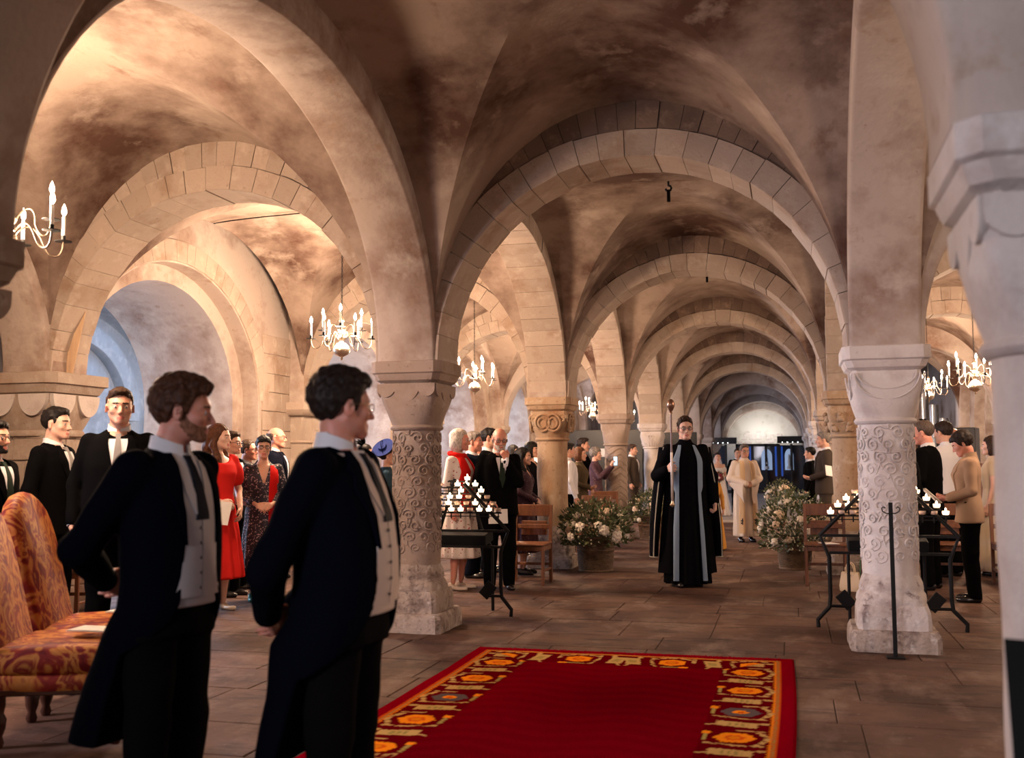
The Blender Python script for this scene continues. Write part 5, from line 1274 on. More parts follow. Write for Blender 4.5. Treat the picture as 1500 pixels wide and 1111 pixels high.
    if outfit in ('dress', 'robe'):
        D = col; hem = D['hem']; fl = D.get('flare', .25); wz = D.get('waist', 1.05)
        base = [t for t in inflate(T, .012) if t[0] >= wz-.02]
        hipx = max(.18*g, base[0][1]); 
        low = [(hem, fl, fl*.92, D.get('yc', 0)), (hem+(wz-hem)*.5, (fl+hipx*1.05)/2, (fl*.9+.14*g)/2, 0), (wz-.09, hipx*1.0, .132*g, .004)]
        npl = D.get('pleats', 14); amp = D.get('amp', .012)
        def fold(th, z): w_ = np.clip((wz-z)/(wz-hem), 0, 1); return amp*w_*(np.sin(th*npl+seed*3+.6*np.sin(th*3))+.4*np.sin(th*npl*.5+1+seed))
        if not D.get('strapless'): TT = low+base
        else: TT = low+[t for t in base if t[0] < 1.33]+[(1.335, .162*g, .122*g, .014)]
        df = lambda P: prof(P, TT, 2.1, fold)
        neck = D.get('neck'); up = D.get('sleeve', .95); sr = D.get('sr', [.056, .047, .038])
        def gf(P):
            d = df(P)+wob(P, 10, .0022, seed)
            if up:
                d = smin(d, sleeve_f(P, sr, up)+wob(P, 18, .0025, seed), .02)
                if D.get('puff'):
                    for sx, s, e, w, dd, n, c in A: q = s+(e-s)*.42; d = smin(d, ell(P, q, (.085, .085, .115)), .02)
            if neck == 'V': d = smax(d, -smax(np.abs(P[:, 0])-np.interp(P[:, 2], [1.22, 1.47], [.0, .075]), .0-P[:, 1], .01), .008)
            elif neck == 'scoop': d = smax(d, -ell(P, (0, .05, 1.465), (.105, .13, .085)), .008)
            elif neck == 'round': d = smax(d, -ell(P, (0, .0, 1.49), (.075, .085, .05)), .008)
            return d
        V, F = nets(gf, (-max(.42, fl+.05), -max(.36, fl+.1), hem-.02), (max(.42, fl+.05), max(.46, fl+.1), 1.53), res); obj(D.get('name', 'dress'), mesh_np('dress', V, F), D['mat'], root); p.df = df
    if outfit in ('suit', 'tails', 'shirt', 'jacket') or trousers:
        tr = trousers or (col if outfit == 'suit' else greytr)
        def trf(P):
            d = prof(P, [(.80, .172*g, .122*g, .0), (.93, .170*g, .122*g, .004), (1.02, .166*g, .120*g, .006)])
            for sx in (-1, 1): d = smin(d, chaincone(P, [(sx*.088, 0, .88), (sx*.100, .012+step*sx*.1, .49), (sx*.105, -.015+step*sx*.25, .06)], [.098*g, .080, .066]), .03)
            return np.maximum(d+wob(P, 12, .004, seed), .035-P[:, 2])
        V, F = nets(trf, (-.30, -.30, 0.02), (.30, .30, 1.04), res); obj('trousers', mesh_np('trousers', V, F), tr, root)
    if legs:
        sm_ = shoem if not isinstance(legs, bpy.types.Material) else legs
        for sx in (-1, 1):
            yo = step*sx*.25; wd = .046 if not fem else .038
            def sf(P):
                d = smin(ell(P, (sx*.108, .075+yo, .022), (wd, .095, .042)), ell(P, (sx*.103, -.03+yo, .04), (wd*.86, .055, .05)), .03)
                return np.maximum(d, .001-P[:, 2])
            if fem and legs is not True: sf2 = lambda P: np.maximum(sf(P), P[:, 2]-np.interp(P[:, 1], [-.05, .03, .16], [.075, .035, .04]))
            else: sf2 = sf
            V, F = nets(sf2, (sx*.105-.07, -.12+yo, -.01), (sx*.105+.07, .20+yo, .12), .0115); obj('shoe', mesh_np('shoe', V, F), sm_, root)
    return p
def strands(p, n, length, colr, flow=(0, -1, -.35), seed=0, width=.0009, up=.25):
    """loose locks laid over the hair so its outline breaks up"""
    rs = np.random.RandomState(seed); V = p.hairV; I = rs.choice(len(V), n); c = p.hc+p.R@np.array((0, -.02, .03), f32); mb_v = []; mb_f = []
    for i in I:
        b = V[i]; o = b-c; o = o/np.linalg.norm(o); fl = p.R@np.array(flow, f32)+rs.normal(0, .28, 3); fl = fl-o*(fl@o); fl = fl/np.linalg.norm(fl); s = np.cross(o, fl); L = length*rs.uniform(.6, 1.3); w = width*rs.uniform(.7, 1.5); k = len(mb_v)
        for t in (0, .5, 1): q = b-o*.003+fl*L*t+o*(up*L*(t-.6*t*t)); ww = w*(1-.8*t); mb_v += [q-s*ww, q+s*ww]
        mb_f += [(k, k+1, k+3, k+2), (k+2, k+3, k+5, k+4)]
    o = obj('hair_locks', mesh_np('hair_locks', np.array(mb_v), np.array(mb_f)), colr, p.hairo); o['kind'] = 'stuff'
# ------------------------------------------------------------------ the two groomsmen in front
silver = cloth('dove_grey_waistcoat', (.58, .53, .52), .6); cream_wc = cloth('cream_waistcoat', (.76, .63, .55), .6)
darktie = cloth('dark_patterned_tie', (.015, .016, .022), .5)
HAIR_A = (.085, .032, .016); HAIR_B = (.022, .012, .009)
def turn(ang):          # facing, as an angle from the picture's rightward direction (counter-clockwise from above)
    a = YAW+ang; return (math.cos(a), math.sin(a))
RIGHT, LEFT, CAMW, AWAY = 0, PI, -PI/2, PI/2
Person.wc_mat = silver
P_ = at(252, 557, 400)
A_ = person((P_.x, P_.y), P_.z, turn(-.42), 'auburn-haired bearded groomsman in dark tailcoat and grey waistcoat, hands behind', 'groomsmen in the foreground', head_yaw=.58, head_pitch=-.08, skin_c=PINK, hair=('quiff', HAIR_A), vol=.012, g=1.10, arms=('behind', 'behind'), res=.009, hres=.0042, outfit='tails', col=navy, tie=darktie, beard=((.30, .13, .075), .0014), seed=.3, headw=1.04, hand_res=.005, fwd=.03)
strands(A_, 2600, .030, hairm(HAIR_A), (0, -.9, -.4), 1)
Person.wc_mat = cream_wc
P_ = at(481, 547, 425)
B_ = person((P_.x+.05*math.cos(YAW), P_.y+.05*math.sin(YAW)), P_.z, turn(-.30), 'dark-haired groomsman with glasses in black tailcoat and cream waistcoat, looking away', 'groomsmen in the foreground', head_yaw=.84, head_pitch=-.03, skin_c=PINK, hair=('short', HAIR_B), vol=.012, g=1.22, arms=('behindlow', 'behindlow'), res=.009, hres=.0042, outfit='tails', col=navy, tie=darktie, glasses='gold', seed=1.1, headw=1.08, hand_res=.005, jaw=1.12, fwd=-.015, tailk=.45)
strands(B_, 2600, .028, hairm(HAIR_B), (0, -.8, -.6), 2)

# ------------------------------------------------------------------ guests
GL, GR = 'guests standing in the left aisle', 'guests standing in the right aisle'
def guest(x, y, s, ang, label, grp=GL, **k):
    P = at(x, y, s); k.setdefault('outfit', 'suit')
    fz = k.pop('floor', 0)
    return person((P.x, P.y, fz), P.z-fz, turn(ang), label, grp, **k)
BRN, DBR, BLK, GRY, WHT, GNG, FRB = (.045, .022, .012), (.022, .012, .008), (.010, .007, .006), (.22, .19, .17), (.62, .56, .50), (.20, .085, .03), (.30, .17, .08)
silvertie = cloth('silver_tie', (.24, .22, .21), .5); greentie = cloth('dark_green_tie', (.02, .03, .022), .5); navys = cloth('navy_suit_cloth', (.005, .006, .012)); browns = cloth('grey_brown_tweed', (.055, .042, .034))
red_d = cloth('coral_red_dress', (.62, .022, .018), .7); scarf = cloth('red_scarf', (.55, .012, .010), .7)
def speckle(name, base, spots, scale=38, lo=.10, hi=.16):
    m = mat(name, base, .8); nt = m.node_tree; N = nt.nodes; tc = N.new('ShaderNodeTexCoord'); v = N.new('ShaderNodeTexVoronoi'); v.inputs['Scale'].default_value = scale
    nz = N.new('ShaderNodeTexNoise'); nz.inputs['Scale'].default_value = scale*.7; ad = N.new('ShaderNodeMix'); ad.data_type = 'RGBA'; ad.inputs[0].default_value = .06; nt.links.new(tc.outputs['Object'], ad.inputs[6]); nt.links.new(tc.outputs['Object'], nz.inputs[0]); nt.links.new(nz.outputs['Color'], ad.inputs[7]); nt.links.new(ad.outputs[2], v.inputs['Vector'])
    prev = None
    mr = N.new('ShaderNodeMapRange'); mr.inputs['From Min'].default_value = hi; mr.inputs['From Max'].default_value = lo; nt.links.new(v.outputs['Distance'], mr.inputs['Value'])
    mx = N.new('ShaderNodeMix'); mx.data_type = 'RGBA'; nt.links.new(mr.outputs[0], mx.inputs[0]); mx.inputs[6].default_value = (*base, 1)
    cr = N.new('ShaderNodeValToRGB'); cr.color_ramp.interpolation = 'CONSTANT'; e = cr.color_ramp.elements; e[0].color = (*spots[0], 1); e[1].position = .5; e[1].color = (*spots[-1], 1)
    sp = N.new('ShaderNodeSeparateColor'); nt.links.new(v.outputs['Color'], sp.inputs[0]); nt.links.new(sp.outputs[0], cr.inputs['Fac']); nt.links.new(cr.outputs['Color'], mx.inputs[7]); nt.links.new(mx.outputs[2], N['Principled BSDF'].inputs['Base Color']); return m
floral_w = speckle('white_floral_dress', (.70, .60, .54), [(.35, .03, .04), (.30, .12, .10)], 26, .16, .24)
floral_d = speckle('dark_floral_dress', (.022, .020, .034), [(.55, .42, .42), (.40, .30, .34)], 42, .26, .36)
floral_p = speckle('plum_floral_dress', (.05, .016, .028), [(.16, .10, .12), (.10, .05, .08)], 40, .22, .3)
black_d = cloth('black_dress_cloth', (.005, .004, .005)); olive = cloth('olive_jacket', (.085, .062, .036)); beige = cloth('beige_cardigan', (.40, .26, .17)); creamd = cloth('cream_dress', (.58, .46, .33)); bluec = cloth('teal_blue_dress', (.03, .06, .085))
creamshoe = mat('cream_shoe', (.6, .48, .38), .4)
def dress(m, hem=.25, fl=.26, **k): d = dict(mat=m, hem=hem, flare=fl); d.update(k); return d

# left edge
guest(-8, 618, 214, -.25, 'young man with glasses and beard in dark suit at the left edge', skin_c=FAIR, hair=('short', BLK), tie=greentie, glasses='dark', beard=(BLK, .002), col=black, seed=.2)
guest(82, 599, 189, -.15, 'young man with short black hair in profile before the left pier', skin_c=PALE, hair=('short', BLK), tie=silvertie, col=black, seed=.5, arms=('down', 'clasp'))
guest(176, 571, 208, -1.25, 'tall man facing the camera behind the bearded groomsman, silver tie', skin_c=FAIR, hair=('short', BRN), tie=silvertie, col=black, seed=.8, g=1.12, head_yaw=.1, arms=('down', 'down'), headw=1.08)
# the group between the two groomsmen
guest(320, 623, 156, -.75, 'young woman in a coral red dress with puffed sleeves, long auburn hair', skin_c=PALE, fem=True, hair=('long', (.10, .035, .015)), outfit='dress', col=dress(red_d, .30, .27, neck='scoop', sleeve=-.62, sr=[.07, .075, .05], puff=True), arms=('clasp', 'holdlow'), bare=True, head_yaw=.55, seed=.4, legs=creamshoe)
guest(339, 634, 141, -.3, 'person with dark glasses half hidden behind the woman in coral red', skin_c=FAIR, hair=('short', BRN), col=black, glasses='dark', seed=.9, arms=('hold', 'down'))
guest(363, 646, 133, -.1, 'grey-templed man with thin glasses behind the woman in patterned dress', skin_c=PINK, hair=('receding', (.08, .05, .035)), col=black, glasses='dark', seed=1.3)
w_ = guest(386, 640, 146, -1.25, 'smiling woman with glasses in dark speckled dress and red cardigan', skin_c=FAIR, fem=True, hair=('pixie', BLK), outfit='dress', col=dress(floral_d, .32, .22, neck='V', sleeve=.72), arms=('clasp', 'clasp'), glasses='dark', head_yaw=0, seed=.7, legs=mat('teal_shoe', (.02, .16, .14), .4))
mb = MB(); panel(mb, w_.df, np.linspace(1.44, .62, 18), lerp_tab([(1.44, -.07), (1.2, -.055), (.62, -.05)]), lerp_tab([(1.44, -.15), (1.2, -.165), (.62, -.20)]), .012, .01); mb.build('cardigan_front', scarf, w_.root)
mb = MB(); mb.tube([(.07*math.sin(t), .045+.07*math.cos(t)*.55, 1.465-.075*max(0, math.cos(t))) for t in np.linspace(-PI*.6, PI*.6, 18)], .004, 6); mb.build('pearl_necklace', mat('pearl', (.7, .62, .55), .25), w_.root)
guest(404, 627, 124, -.05, 'bald man with black glasses and open patterned shirt, behind the smiling woman', skin_c=PINK, hair=('bald', (.15, .10, .07)), col=navys, glasses='dark', seed=1.6, shirt=speckle('patterned_shirt', (.6, .6, .66), [(.1, .12, .25), (.2, .2, .3)], 45, .2, .3))
# just left of the carved column
hb = guest(534, 652, 128, -.1, 'woman in black with a dark feathered headpiece left of the carved column', skin_c=FAIR, fem=True, hair=('bob', BLK), outfit='dress', col=dress(black_d), seed=.3)
mb = MB(); rr = random.Random(4)
for i in range(26):
    a, b = rr.uniform(-1.4, 1.4), rr.uniform(.2, 1.3); d = Vector((math.sin(a)*math.cos(b), -math.cos(a)*math.cos(b)*.6, math.sin(b))); mb.tube(bez((0, 0, 1.72), Vector((0, 0, 1.74))+d*.06, Vector((0, 0, 1.74))+d*.12, Vector((0, -.02, 1.72))+d*.17, 4), [.004, .009, .011, .008, .002], 4)
mb.build('feather_headpiece', black, hb.root)
hb = guest(567, 655, 133, .15, 'woman with a round navy blue hat seen from behind, left of the carved column', skin_c=FAIR, fem=True, hair=('updo', DBR), outfit='dress', col=dress(bluec), seed=.6)
hat = MB(); hat.lathe([(.0, .03), (.05, .028), (.06, .005), (.135, .0), (.148, .012), (.135, .008), (.06, .012), (.05, .036), (.0, .04)], 24, fr=lambda th, t: 1+.05*math.sin(3*th)*t)
o = hat.build('navy_hat', cloth('navy_hat_felt', (.012, .022, .10), .7), hb.root, (.02, -.05, 1.735), (.45, .75, 0))
mb = MB(); mb.tube(bez((-.10, 0, 0), (-.16, 0, .06), (.06, 0, .12), (.11, 0, .0), 12), .004, 5); mb.build('hat_ribbon', navy, o)
# between the carved and the ochre column
w_ = guest(672, 630, 135, -.45, 'white-haired woman in white floral dress with a long red scarf', skin_c=PINK, fem=True, hair=('bob', WHT), outfit='dress', col=dress(floral_w, .34, .25, sleeve=.9), arms=('down', 'clasp'), head_yaw=.25, seed=.2, legs=creamshoe, g=1.08)
for sx in (-1, 1):
    mb = MB(); panel(mb, w_.df, np.linspace(1.47, .86, 18), lerp_tab([(1.47, sx*.04), (1.35, sx*.055), (.86, sx*.03)]), lerp_tab([(1.47, sx*.10), (1.35, sx*.15), (.86, sx*.14)]), .02, .014); mb.build('scarf_end', scarf, w_.root)
MB().tube([(.085*math.cos(t), -.02+.085*math.sin(t), 1.475-.015*math.sin(t)) for t in np.linspace(0, 2*PI, 22)[:-1]], .028, 8, closed=True).build('scarf_wrap', scarf, w_.root)
guest(693, 634, 123, -.25, 'grey-haired man in navy suit behind the woman with the red scarf', skin_c=PINK, hair=('short', GRY), col=navys, seed=.9, shirt=shirtw)
guest(702, 640, 112, -.3, 'ruddy man in a pale open shirt just behind the grey-haired man', skin_c=PINK, hair=('short', BRN), outfit='shirt', glasses='dark', seed=1.2)
guest(716, 629, 117, -.2, 'dark-haired man behind the bald bearded man\'s shoulder', skin_c=FAIR, hair=('short', BLK), col=black, seed=1.5)
man = guest(731, 627, 136, -1.35, 'bald man with white beard, hand on chin, booklet lowered in the other hand', skin_c=PINK, hair=('bald', (.35, .30, .27)), col=black, tie=greentie, glasses='dark', beard=((.55, .50, .46), .004), arms=('holdlow', 'chin'), head_pitch=-.22, seed=.4, g=1.04)
guest(752, 653, 91, -.5, 'dark-haired woman far behind the bald bearded man', skin_c=PALE, fem=True, hair=('bob', BLK), outfit='dress', col=dress(black_d), seed=.5)
guest(766, 657, 120, -.25, 'woman with long black hair in plum floral dress, hands folded', skin_c=FAIR, fem=True, hair=('long', BLK), outfit='dress', col=dress(floral_p, .3, .24, neck='V'), arms=('clasp', 'clasp'), seed=.8)
guest(778, 648, 101, -.35, 'smiling dark-haired woman with a fringe near the ochre column', skin_c=FAIR, fem=True, hair=('fringe', BLK), outfit='dress', col=dress(black_d, .3, .23, neck='V'), seed=1.1)
guest(788, 652, 91, .6, 'man in white shirt and dark trousers half hidden by the ochre column', skin_c=FAIR, hair=('short', BLK), outfit='shirt', trousers=black, seed=1.4)
# between the ochre and the zigzag column
guest(832, 650, 97, .2, 'dark-haired man just right of the ochre column', skin_c=FAIR, hair=('short', BLK), outfit='shirt', trousers=black, seed=.3)
guest(849, 656, 93, -.3, 'woman with brown bob in olive jacket behind the flower basket', skin_c=FAIR, fem=True, hair=('bob', (.13, .05, .02)), outfit='dress', col=dress(olive, .5, .22, name='jacket'), arms=('hold', 'clasp'), seed=.6)
guest(853, 643, 82, -.1, 'dark-haired man farther back above the woman with brown bob', skin_c=FAIR, hair=('quiff', DBR), col=black, seed=.9)
ph = guest(872, 657, 84, -.35, 'grey curly-haired woman filming with a phone', skin_c=FAIR, fem=True, hair=('curly', GRY), outfit='dress', col=dress(floral_p, .4, .22), arms=('phone', 'phone'), seed=1.2)
guest(926, 652, 66, -.5, 'dim figure in dark clothes between the zigzag and beaded columns', skin_c=FAIR, hair=('short', BRN), col=browns, seed=1.5)
# phone held up
ar = ph.A[0]; wv = Matrix.Translation(ph.root.location) @ ph.root.rotation_euler.to_matrix().to_4x4() @ Matrix.Scale(ph.root.scale[0], 4)
q = wv @ Vector((0.0, .40, 1.50)); r = empty('phone', q); r.rotation_euler = (0, 0, -.35); tag(r, 'lit mobile phone held up by the curly-haired woman', 'phone')
MB().box((0, 0, 0), (.078, .009, .16), ch=.003).build('body', blackiron, r, smooth=False); MB().box((0, -.0052, 0), (.070, .001, .148)).build('screen', mat('phone_screen', (.4, .6, .8), .3, emit=(.45, .7, .9), estr=1.6), r, smooth=False)

# right aisle
guest(1355, 618, 138, 2.45, 'grey-haired man in dark suit seen from behind, right of the pale column', GR, skin_c=PINK, hair=('receding', (.10, .07, .055)), col=black, seed=.3, head_yaw=.1, head_pitch=-.15, g=1.12, arms=('clasp', 'clasp'))
guest(1321, 630, 160, 2.4, 'figure in dark suit mostly hidden by the pale right column', GR, skin_c=PINK, hair=('short', GRY), col=black, seed=.6, head_pitch=-.2)
guest(1383, 619, 125, 2.1, 'dark-haired man in white shirt seen from behind on the right', GR, skin_c=FAIR, hair=('short', DBR), outfit='shirt', trousers=black, seed=.9, head_pitch=-.1, arms=('hold', 'hold'))
guest(1397, 628, 115, 2.3, 'balding man in dark suit behind the man in white shirt', GR, skin_c=PINK, hair=('bald', GRY), col=black, seed=1.2, head_pitch=-.1)
bw = guest(1416, 631, 151, 2.75, 'woman with short brown hair in beige cardigan reading a printed booklet', GR, skin_c=PINK, fem=True, hair=('pixie', DBR), vol=.006, outfit='jacket', col=beige, shirt=beige, arms=('hold', 'hold'), head_pitch=-.45, seed=1.5, trousers=black)
guest(1452, 640, 124, 2.6, 'woman in a long cream dress almost hidden by the nearest right column', GR, skin_c=PALE, fem=True, hair=('bob', BRN), outfit='dress', col=dress(creamd, .06, .30, sleeve=-.5), seed=.2, bare=True)
guest(1207, 634, 93, 2.9, 'man in grey-brown tweed suit partly hidden by the leafy-capital column', GR, skin_c=FAIR, hair=('short', GRY), col=browns, seed=.4, arms=('hold', 'hold'))
guest(1187, 656, 80, 2.7, 'person in black beside the man in the grey-brown suit', GR, skin_c=FAIR, hair=('short', BLK), col=black, seed=.7)

# ------------------------------------------------------------------ the procession
# verger: black gown with pale blue facings, long open sleeves, holding a staff
gown = cloth('black_gown', (.0035, .0033, .0045)); facing = cloth('pale_blue_facing', (.22, .29, .38), .55); piping = cloth('pale_piping', (.42, .38, .30), .6)
P_ = at(1003, 612, 133)
VH = P_.z; v = person((P_.x, P_.y), VH, turn(CAMW+.02), 'man in black gown with pale blue facings carrying a tall staff', 'wedding procession', skin_c=PALE, hair=('quiff', BRN), glasses='dark', outfit='robe', col=dict(mat=gown, hem=.03, flare=.235, waist=1.05, pleats=12, amp=.014, sleeve=.95, sr=[.07, .068, .05], name='cassock'), arms=('staff', 'fist'), res=.011, hres=.0055, hand_res=.005, seed=.5, step=.25)
df = v.df
for sx in (-1, 1):
    mb = MB(); panel(mb, df, np.linspace(1.46, .07, 40), lerp_tab([(1.46, sx*.060), (1.3, sx*.095), (.9, sx*.10), (.07, sx*.125)]), lerp_tab([(1.46, sx*.085), (1.3, sx*.155), (.9, sx*.155), (.07, sx*.18)]), .020, .012, 6); mb.build('facing_band', facing, v.root)
    # open gown behind the bands, wider than the cassock
    rings = []
    for z, ro, yb in ((1.44, .15, -.09), (1.30, .20, -.13), (1.05, .22, -.16), (.6, .26, -.20), (.14, .30, -.24)):
        n = 14; ring = []
        for j in range(n+1):
            th = (PI*.5 if sx > 0 else PI*.5)-sx*(.62+ (PI-.62)*j/n); w_ = .010*math.sin(j*1.7)*(1.45-z)
            ring.append((math.cos(th)*(ro+w_), -.015+math.sin(th)*(abs(yb)+.035+w_)*(1 if math.sin(th) < 0 else .80), z))
        ring2 = [(x*.95, y*.95, z) for x, y, z in ring[::-1]]; rings.append(ring+ring2)
    MB().loft(rings).build('gown_panel', gown, v.root, sharp=1.2)
    # hanging sleeve: a long flat bag from the shoulder, piped along its edge
    rings = []; sh = Vector((sx*.20, -.01, 1.42))
    for t in np.linspace(0, 1, 12):
        z = 1.44-1.14*t; xo = .205+.10*math.sin(PI*min(1, t*1.1)*.5)+.035*t; wd = .05+.055*math.sin(PI*min(1, t*.8)); th_ = .055+.03*(1-t)
        rings.append([(sx*xo+th_*.8*math.cos(a)*sx, -.045+wd*math.sin(a)*1.25-.02*t, z) for a in [2*PI*j/16 for j in range(16)]])
    mb = MB().loft(rings); o = mb.build('hanging_sleeve', gown, v.root)
    mb = MB(); mb.tube([rings[i][14 if sx < 0 else 14] for i in range(12)], .005, 5); mb.tube([rings[i][3] for i in range(12)], .007, 5); mb.tube([rings[-1][j] for j in range(16)], .006, 5, closed=True); mb.build('sleeve_piping', piping, o)
for i in range(9): MB().sphere((0, float(front_y(df, np.array([0.]), np.array([1.40-.075*i]))[0])+.006, 1.40-.075*i), (.007, .005, .007), 8, 5).build('button', black, v.root)
MB().lathe([(.062, 1.455), (.066, 1.47), (.064, 1.52), (.058, 1.525)], 20, (0, -.014, 0), caps=False).build('collar', gown, v.root)
sv = Matrix.Translation(v.root.location) @ v.root.rotation_euler.to_matrix().to_4x4() @ Matrix.Scale(v.root.scale[0], 4)
hp = sv @ Vector((.195, .285, 1.225)); k = v.root.scale[0]
st = empty('ceremonial_staff', hp); st.rotation_euler = (0, 0, 0); tag(st, 'slim silver-tipped ceremonial staff with a metal knob, held upright', 'staff')
silverm = mat('staff_metal', (.55, .45, .38), .3, .8); MB().tube([(0, 0, -.36), (0, 0, .60)], .011, 10).build('rod', mat('staff_rod', (.20, .13, .11), .35, .4), st)
MB().lathe([(.0, .57), (.016, .575), (.018, .59), (.012, .60), (.02, .612), (.040, .65), (.044, .68), (.036, .715), (.014, .735), (.0, .738)], 16, caps=False).build('knob', mat('bronze_knob', (.32, .18, .12), .3, .8), st)
MB().lathe([(.011, -.36), (.014, -.34), (.016, -.05), (.013, .16), (.011, .165)], 12).build('sleeve', silverm, st); MB().lathe([(.0, -.42), (.02, -.41), (.03, -.395), (.014, -.37), (.012, -.35)], 14).build('ferrule', brass, st)

# priest in cream vestments
cream = cloth('cream_vestment', (.56, .42, .30), .8); alb = cloth('pale_alb', (.60, .50, .42), .8); stolem = cloth('gold_cream_stole', (.58, .40, .24), .7); crossm = mat('embroidered_cross', (.02, .025, .06), .7)
pr = guest(1090, 652, 87, CAMW+.12, 'priest with glasses in cream vestments and long stole, hands folded', 'wedding procession', skin_c=TAN, hair=('short', (.10, .08, .07)), glasses='dark', outfit='robe', col=dict(mat=alb, hem=.10, flare=.22, waist=1.05, pleats=10, amp=.014, sleeve=.98, sr=[.068, .072, .058], name='vestment'), arms=('claspr', 'claspr'), res=.012, hres=.0065, seed=.2, g=1.12, jaw=1.05)
for sx, zb in ((-1, .20), (1, .16)):
    mb = MB(); panel(mb, pr.df, np.linspace(1.46, zb, 34), lerp_tab([(1.46, sx*.05), (1.3, sx*.055), (zb, sx*.085)]), lerp_tab([(1.46, sx*.115), (1.3, sx*.14), (zb, sx*.175)]), .022, .012, 5); s_ = mb.build('stole', stolem, pr.root)
    y = float(front_y(pr.df, np.array([sx*.128]), np.array([.36]))[0])+.026; cx = sx*.130
    mb = MB(); mb.box((cx, y, .37), (.018, .006, .11)); mb.box((cx, y, .385), (.07, .006, .018)); 
    for q in (-1, 1): mb.box((cx+q*.022, y, .345), (.016, .006, .03))
    mb.build('embroidered_cross', crossm, s_, smooth=False)
for sx, s, e, w, dd, n, c in pr.A:       # wide bell sleeves
    rings = []
    for t, r_ in ((0, .08), (.35, .12), (.7, .17), (.95, .21)):
        q = e*(1-t)+w*t; u = (w-e)/np.linalg.norm(w-e)
        rings.append([(q[0]+.42*r_*math.cos(a)*abs(u[1]), q[1]+.30*r_*math.cos(a), q[2]-.72*r_+r_*math.sin(a)) for a in [2*PI*j/18 for j in range(18)]])
    MB().loft(rings).build('bell_sleeve', alb, pr.root)
# bride
white = cloth('ivory_satin', (.74, .68, .66), .5)
br = guest(1051, 664, 60, CAMW-.1, 'bride in a strapless white gown carrying a dark red bouquet', 'wedding procession', skin_c=PALE, fem=True, hair=('updo', DBR), outfit='dress', col=dict(mat=white, hem=.02, flare=.30, waist=1.08, pleats=11, amp=.02, strapless=True, sleeve=0, name='wedding_gown'), arms=('bouquet', 'bouquet'), bare=True, res=.012, hres=.007, seed=.3)
for sx, s, e, w, dd, n, c in br.A: mb = MB(); mb.sphere((s+(e-s)*.45).tolist(), (.065, .07, .09), 12, 8); mb.build('puff_sleeve', white, br.root)
rings = []
for z, rx, ry, yc in ((1.66, .07, .04, -.09), (1.5, .12, .06, -.13), (1.1, .2, .08, -.19), (.5, .30, .12, -.28), (.03, .40, .2, -.40)): rings.append([(rx*(1+.06*math.sin(5*a))*math.cos(a), yc+ry*(1+.1*math.sin(7*a))*math.sin(a), z) for a in [2*PI*j/28 for j in range(28)]])
vm = mat('veil_tulle', (.85, .84, .86), .8); vm.node_tree.nodes['Principled BSDF'].inputs['Alpha'].default_value = .45; MB().loft(rings, caps=False).build('veil', vm, br.root)
sv = Matrix.Translation(br.root.location) @ br.root.rotation_euler.to_matrix().to_4x4() @ Matrix.Scale(br.root.scale[0], 4); q = sv @ Vector((0, .30, 1.10)); bq = empty('bouquet', q); tag(bq, 'dark red and white bouquet held by the bride', 'bouquet')
rr = random.Random(8); mb = MB()
for i in range(120):
    d = Vector((rr.gauss(0, 1), rr.gauss(0, 1), rr.gauss(0, 1))).normalized(); s_ = d.orthogonal().normalized(); b_ = d*.07; mb.add([b_, b_+d*.04+s_*.014, b_+d*.08, b_+d*.04-s_*.014], [(0, 1, 2, 3)])
mb.tube([(0, 0, -.03), (0, .02, -.2)], .02, 8); o = mb.build('greenery', leafm, bq); o['kind'] = 'stuff'
RR_ = rose_mesh('red_rose', mat('dark_red_petals', (.16, .008, .016), .6))
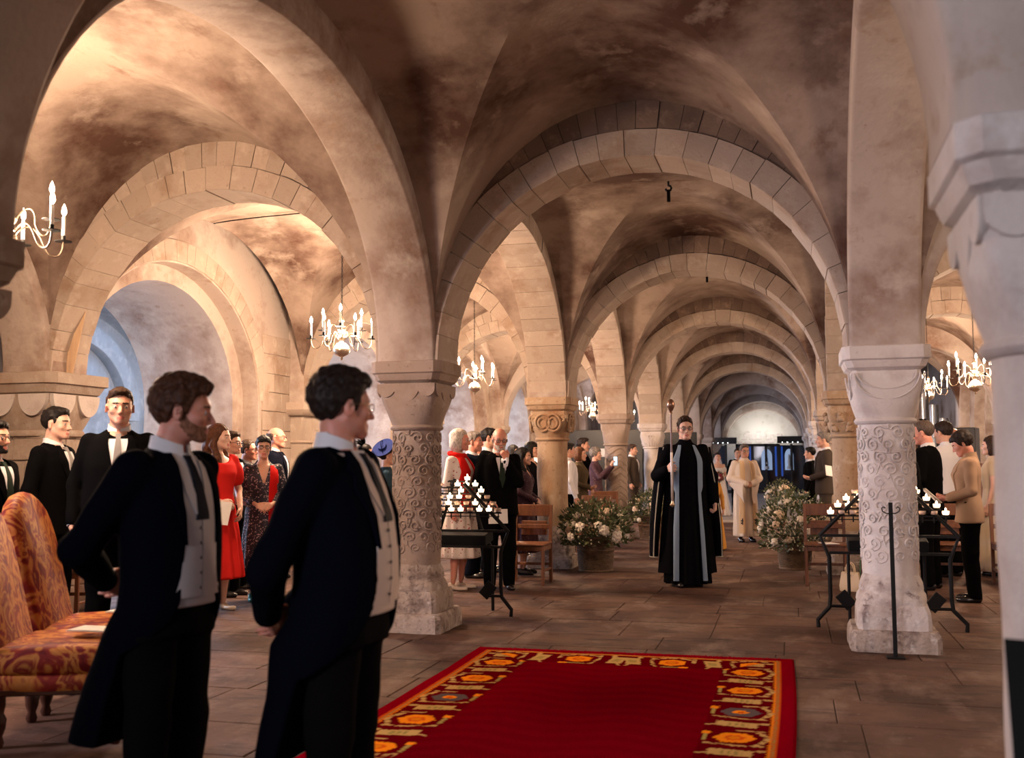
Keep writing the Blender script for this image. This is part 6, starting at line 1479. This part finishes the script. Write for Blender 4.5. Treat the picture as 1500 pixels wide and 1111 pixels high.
for i in range(16):
    d = Vector((rr.gauss(0, 1), rr.gauss(0, 1)-.8, rr.gauss(0, 1))).normalized(); wflag = i % 4 == 0; o = obj('white_rose' if wflag else 'red_rose', ROSE[0] if wflag else RR_, None, bq, d*.10); o.rotation_euler = d.to_track_quat('Z', 'Y').to_euler(); o.scale = (1.2, 1.2, 1.2)
guest(1080, 658, 58, CAMW, 'man in black suit walking with the bride, behind the priest', 'wedding procession', skin_c=FAIR, hair=('short', BRN), col=black, tie=silvertie, seed=.8)
P_ = at(1041, 802, 88); gold_d = cloth('ochre_yellow_dress', (.50, .24, .05), .7)
person((on_floor(1044, 806).x, on_floor(1044, 806).y), 1.22, turn(CAMW), 'child in an ochre yellow dress half hidden behind the gowned man', 'wedding procession', skin_c=PALE, fem=True, hair=('bob', FRB), outfit='dress', col=dress(gold_d, .02, .30, pleats=9), seed=.4)

# ------------------------------------------------------------------ booklets in guests' hands
def held(p, loc, rot, label, **k):
    M = Matrix.Translation(p.root.location) @ p.root.rotation_euler.to_matrix().to_4x4() @ Matrix.Scale(p.root.scale[0], 4)
    b = booklet(M @ Vector(loc), (0, 0, 0), label, **k); b.rotation_euler = ((M.to_3x3().normalized()) @ Matrix(Vector.__class__ and (((1, 0, 0)), ((0, 1, 0)), ((0, 0, 1))))).to_euler() if False else (p.root.rotation_euler.to_matrix() @ Matrix.Rotation(rot[2], 3, 'Z') @ Matrix.Rotation(rot[0], 3, 'X') @ Matrix.Rotation(rot[1], 3, 'Y')).to_euler(); return b
held(man, (.07, .265, .80), (PI/2+.1, .0, .1), 'cream booklet hanging from the bald bearded man\'s hand', w=.21, h=.15)
held(bw, (.02, .36, 1.07), (.75, 0, -.1), 'open white booklet with printed emblem, read by the woman in beige', w=.30, h=.21, mark=True)
def card(x, y, s, label, rz=0, tilt=.2, w=.15, h=.21):
    q = at(x, y, s); b = booklet(q, (PI/2-tilt, .12, YAW+rz), label, w, h); return b
card(326, 752, 161, 'white booklet held low against the coral red dress', -.2)
card(350, 729, 147, 'white booklet held by the person behind the woman in coral red', .2, w=.16, h=.15)
card(1214, 690, 98, 'small white booklet in the hand of the man in tweed suit', .5, w=.13, h=.16)
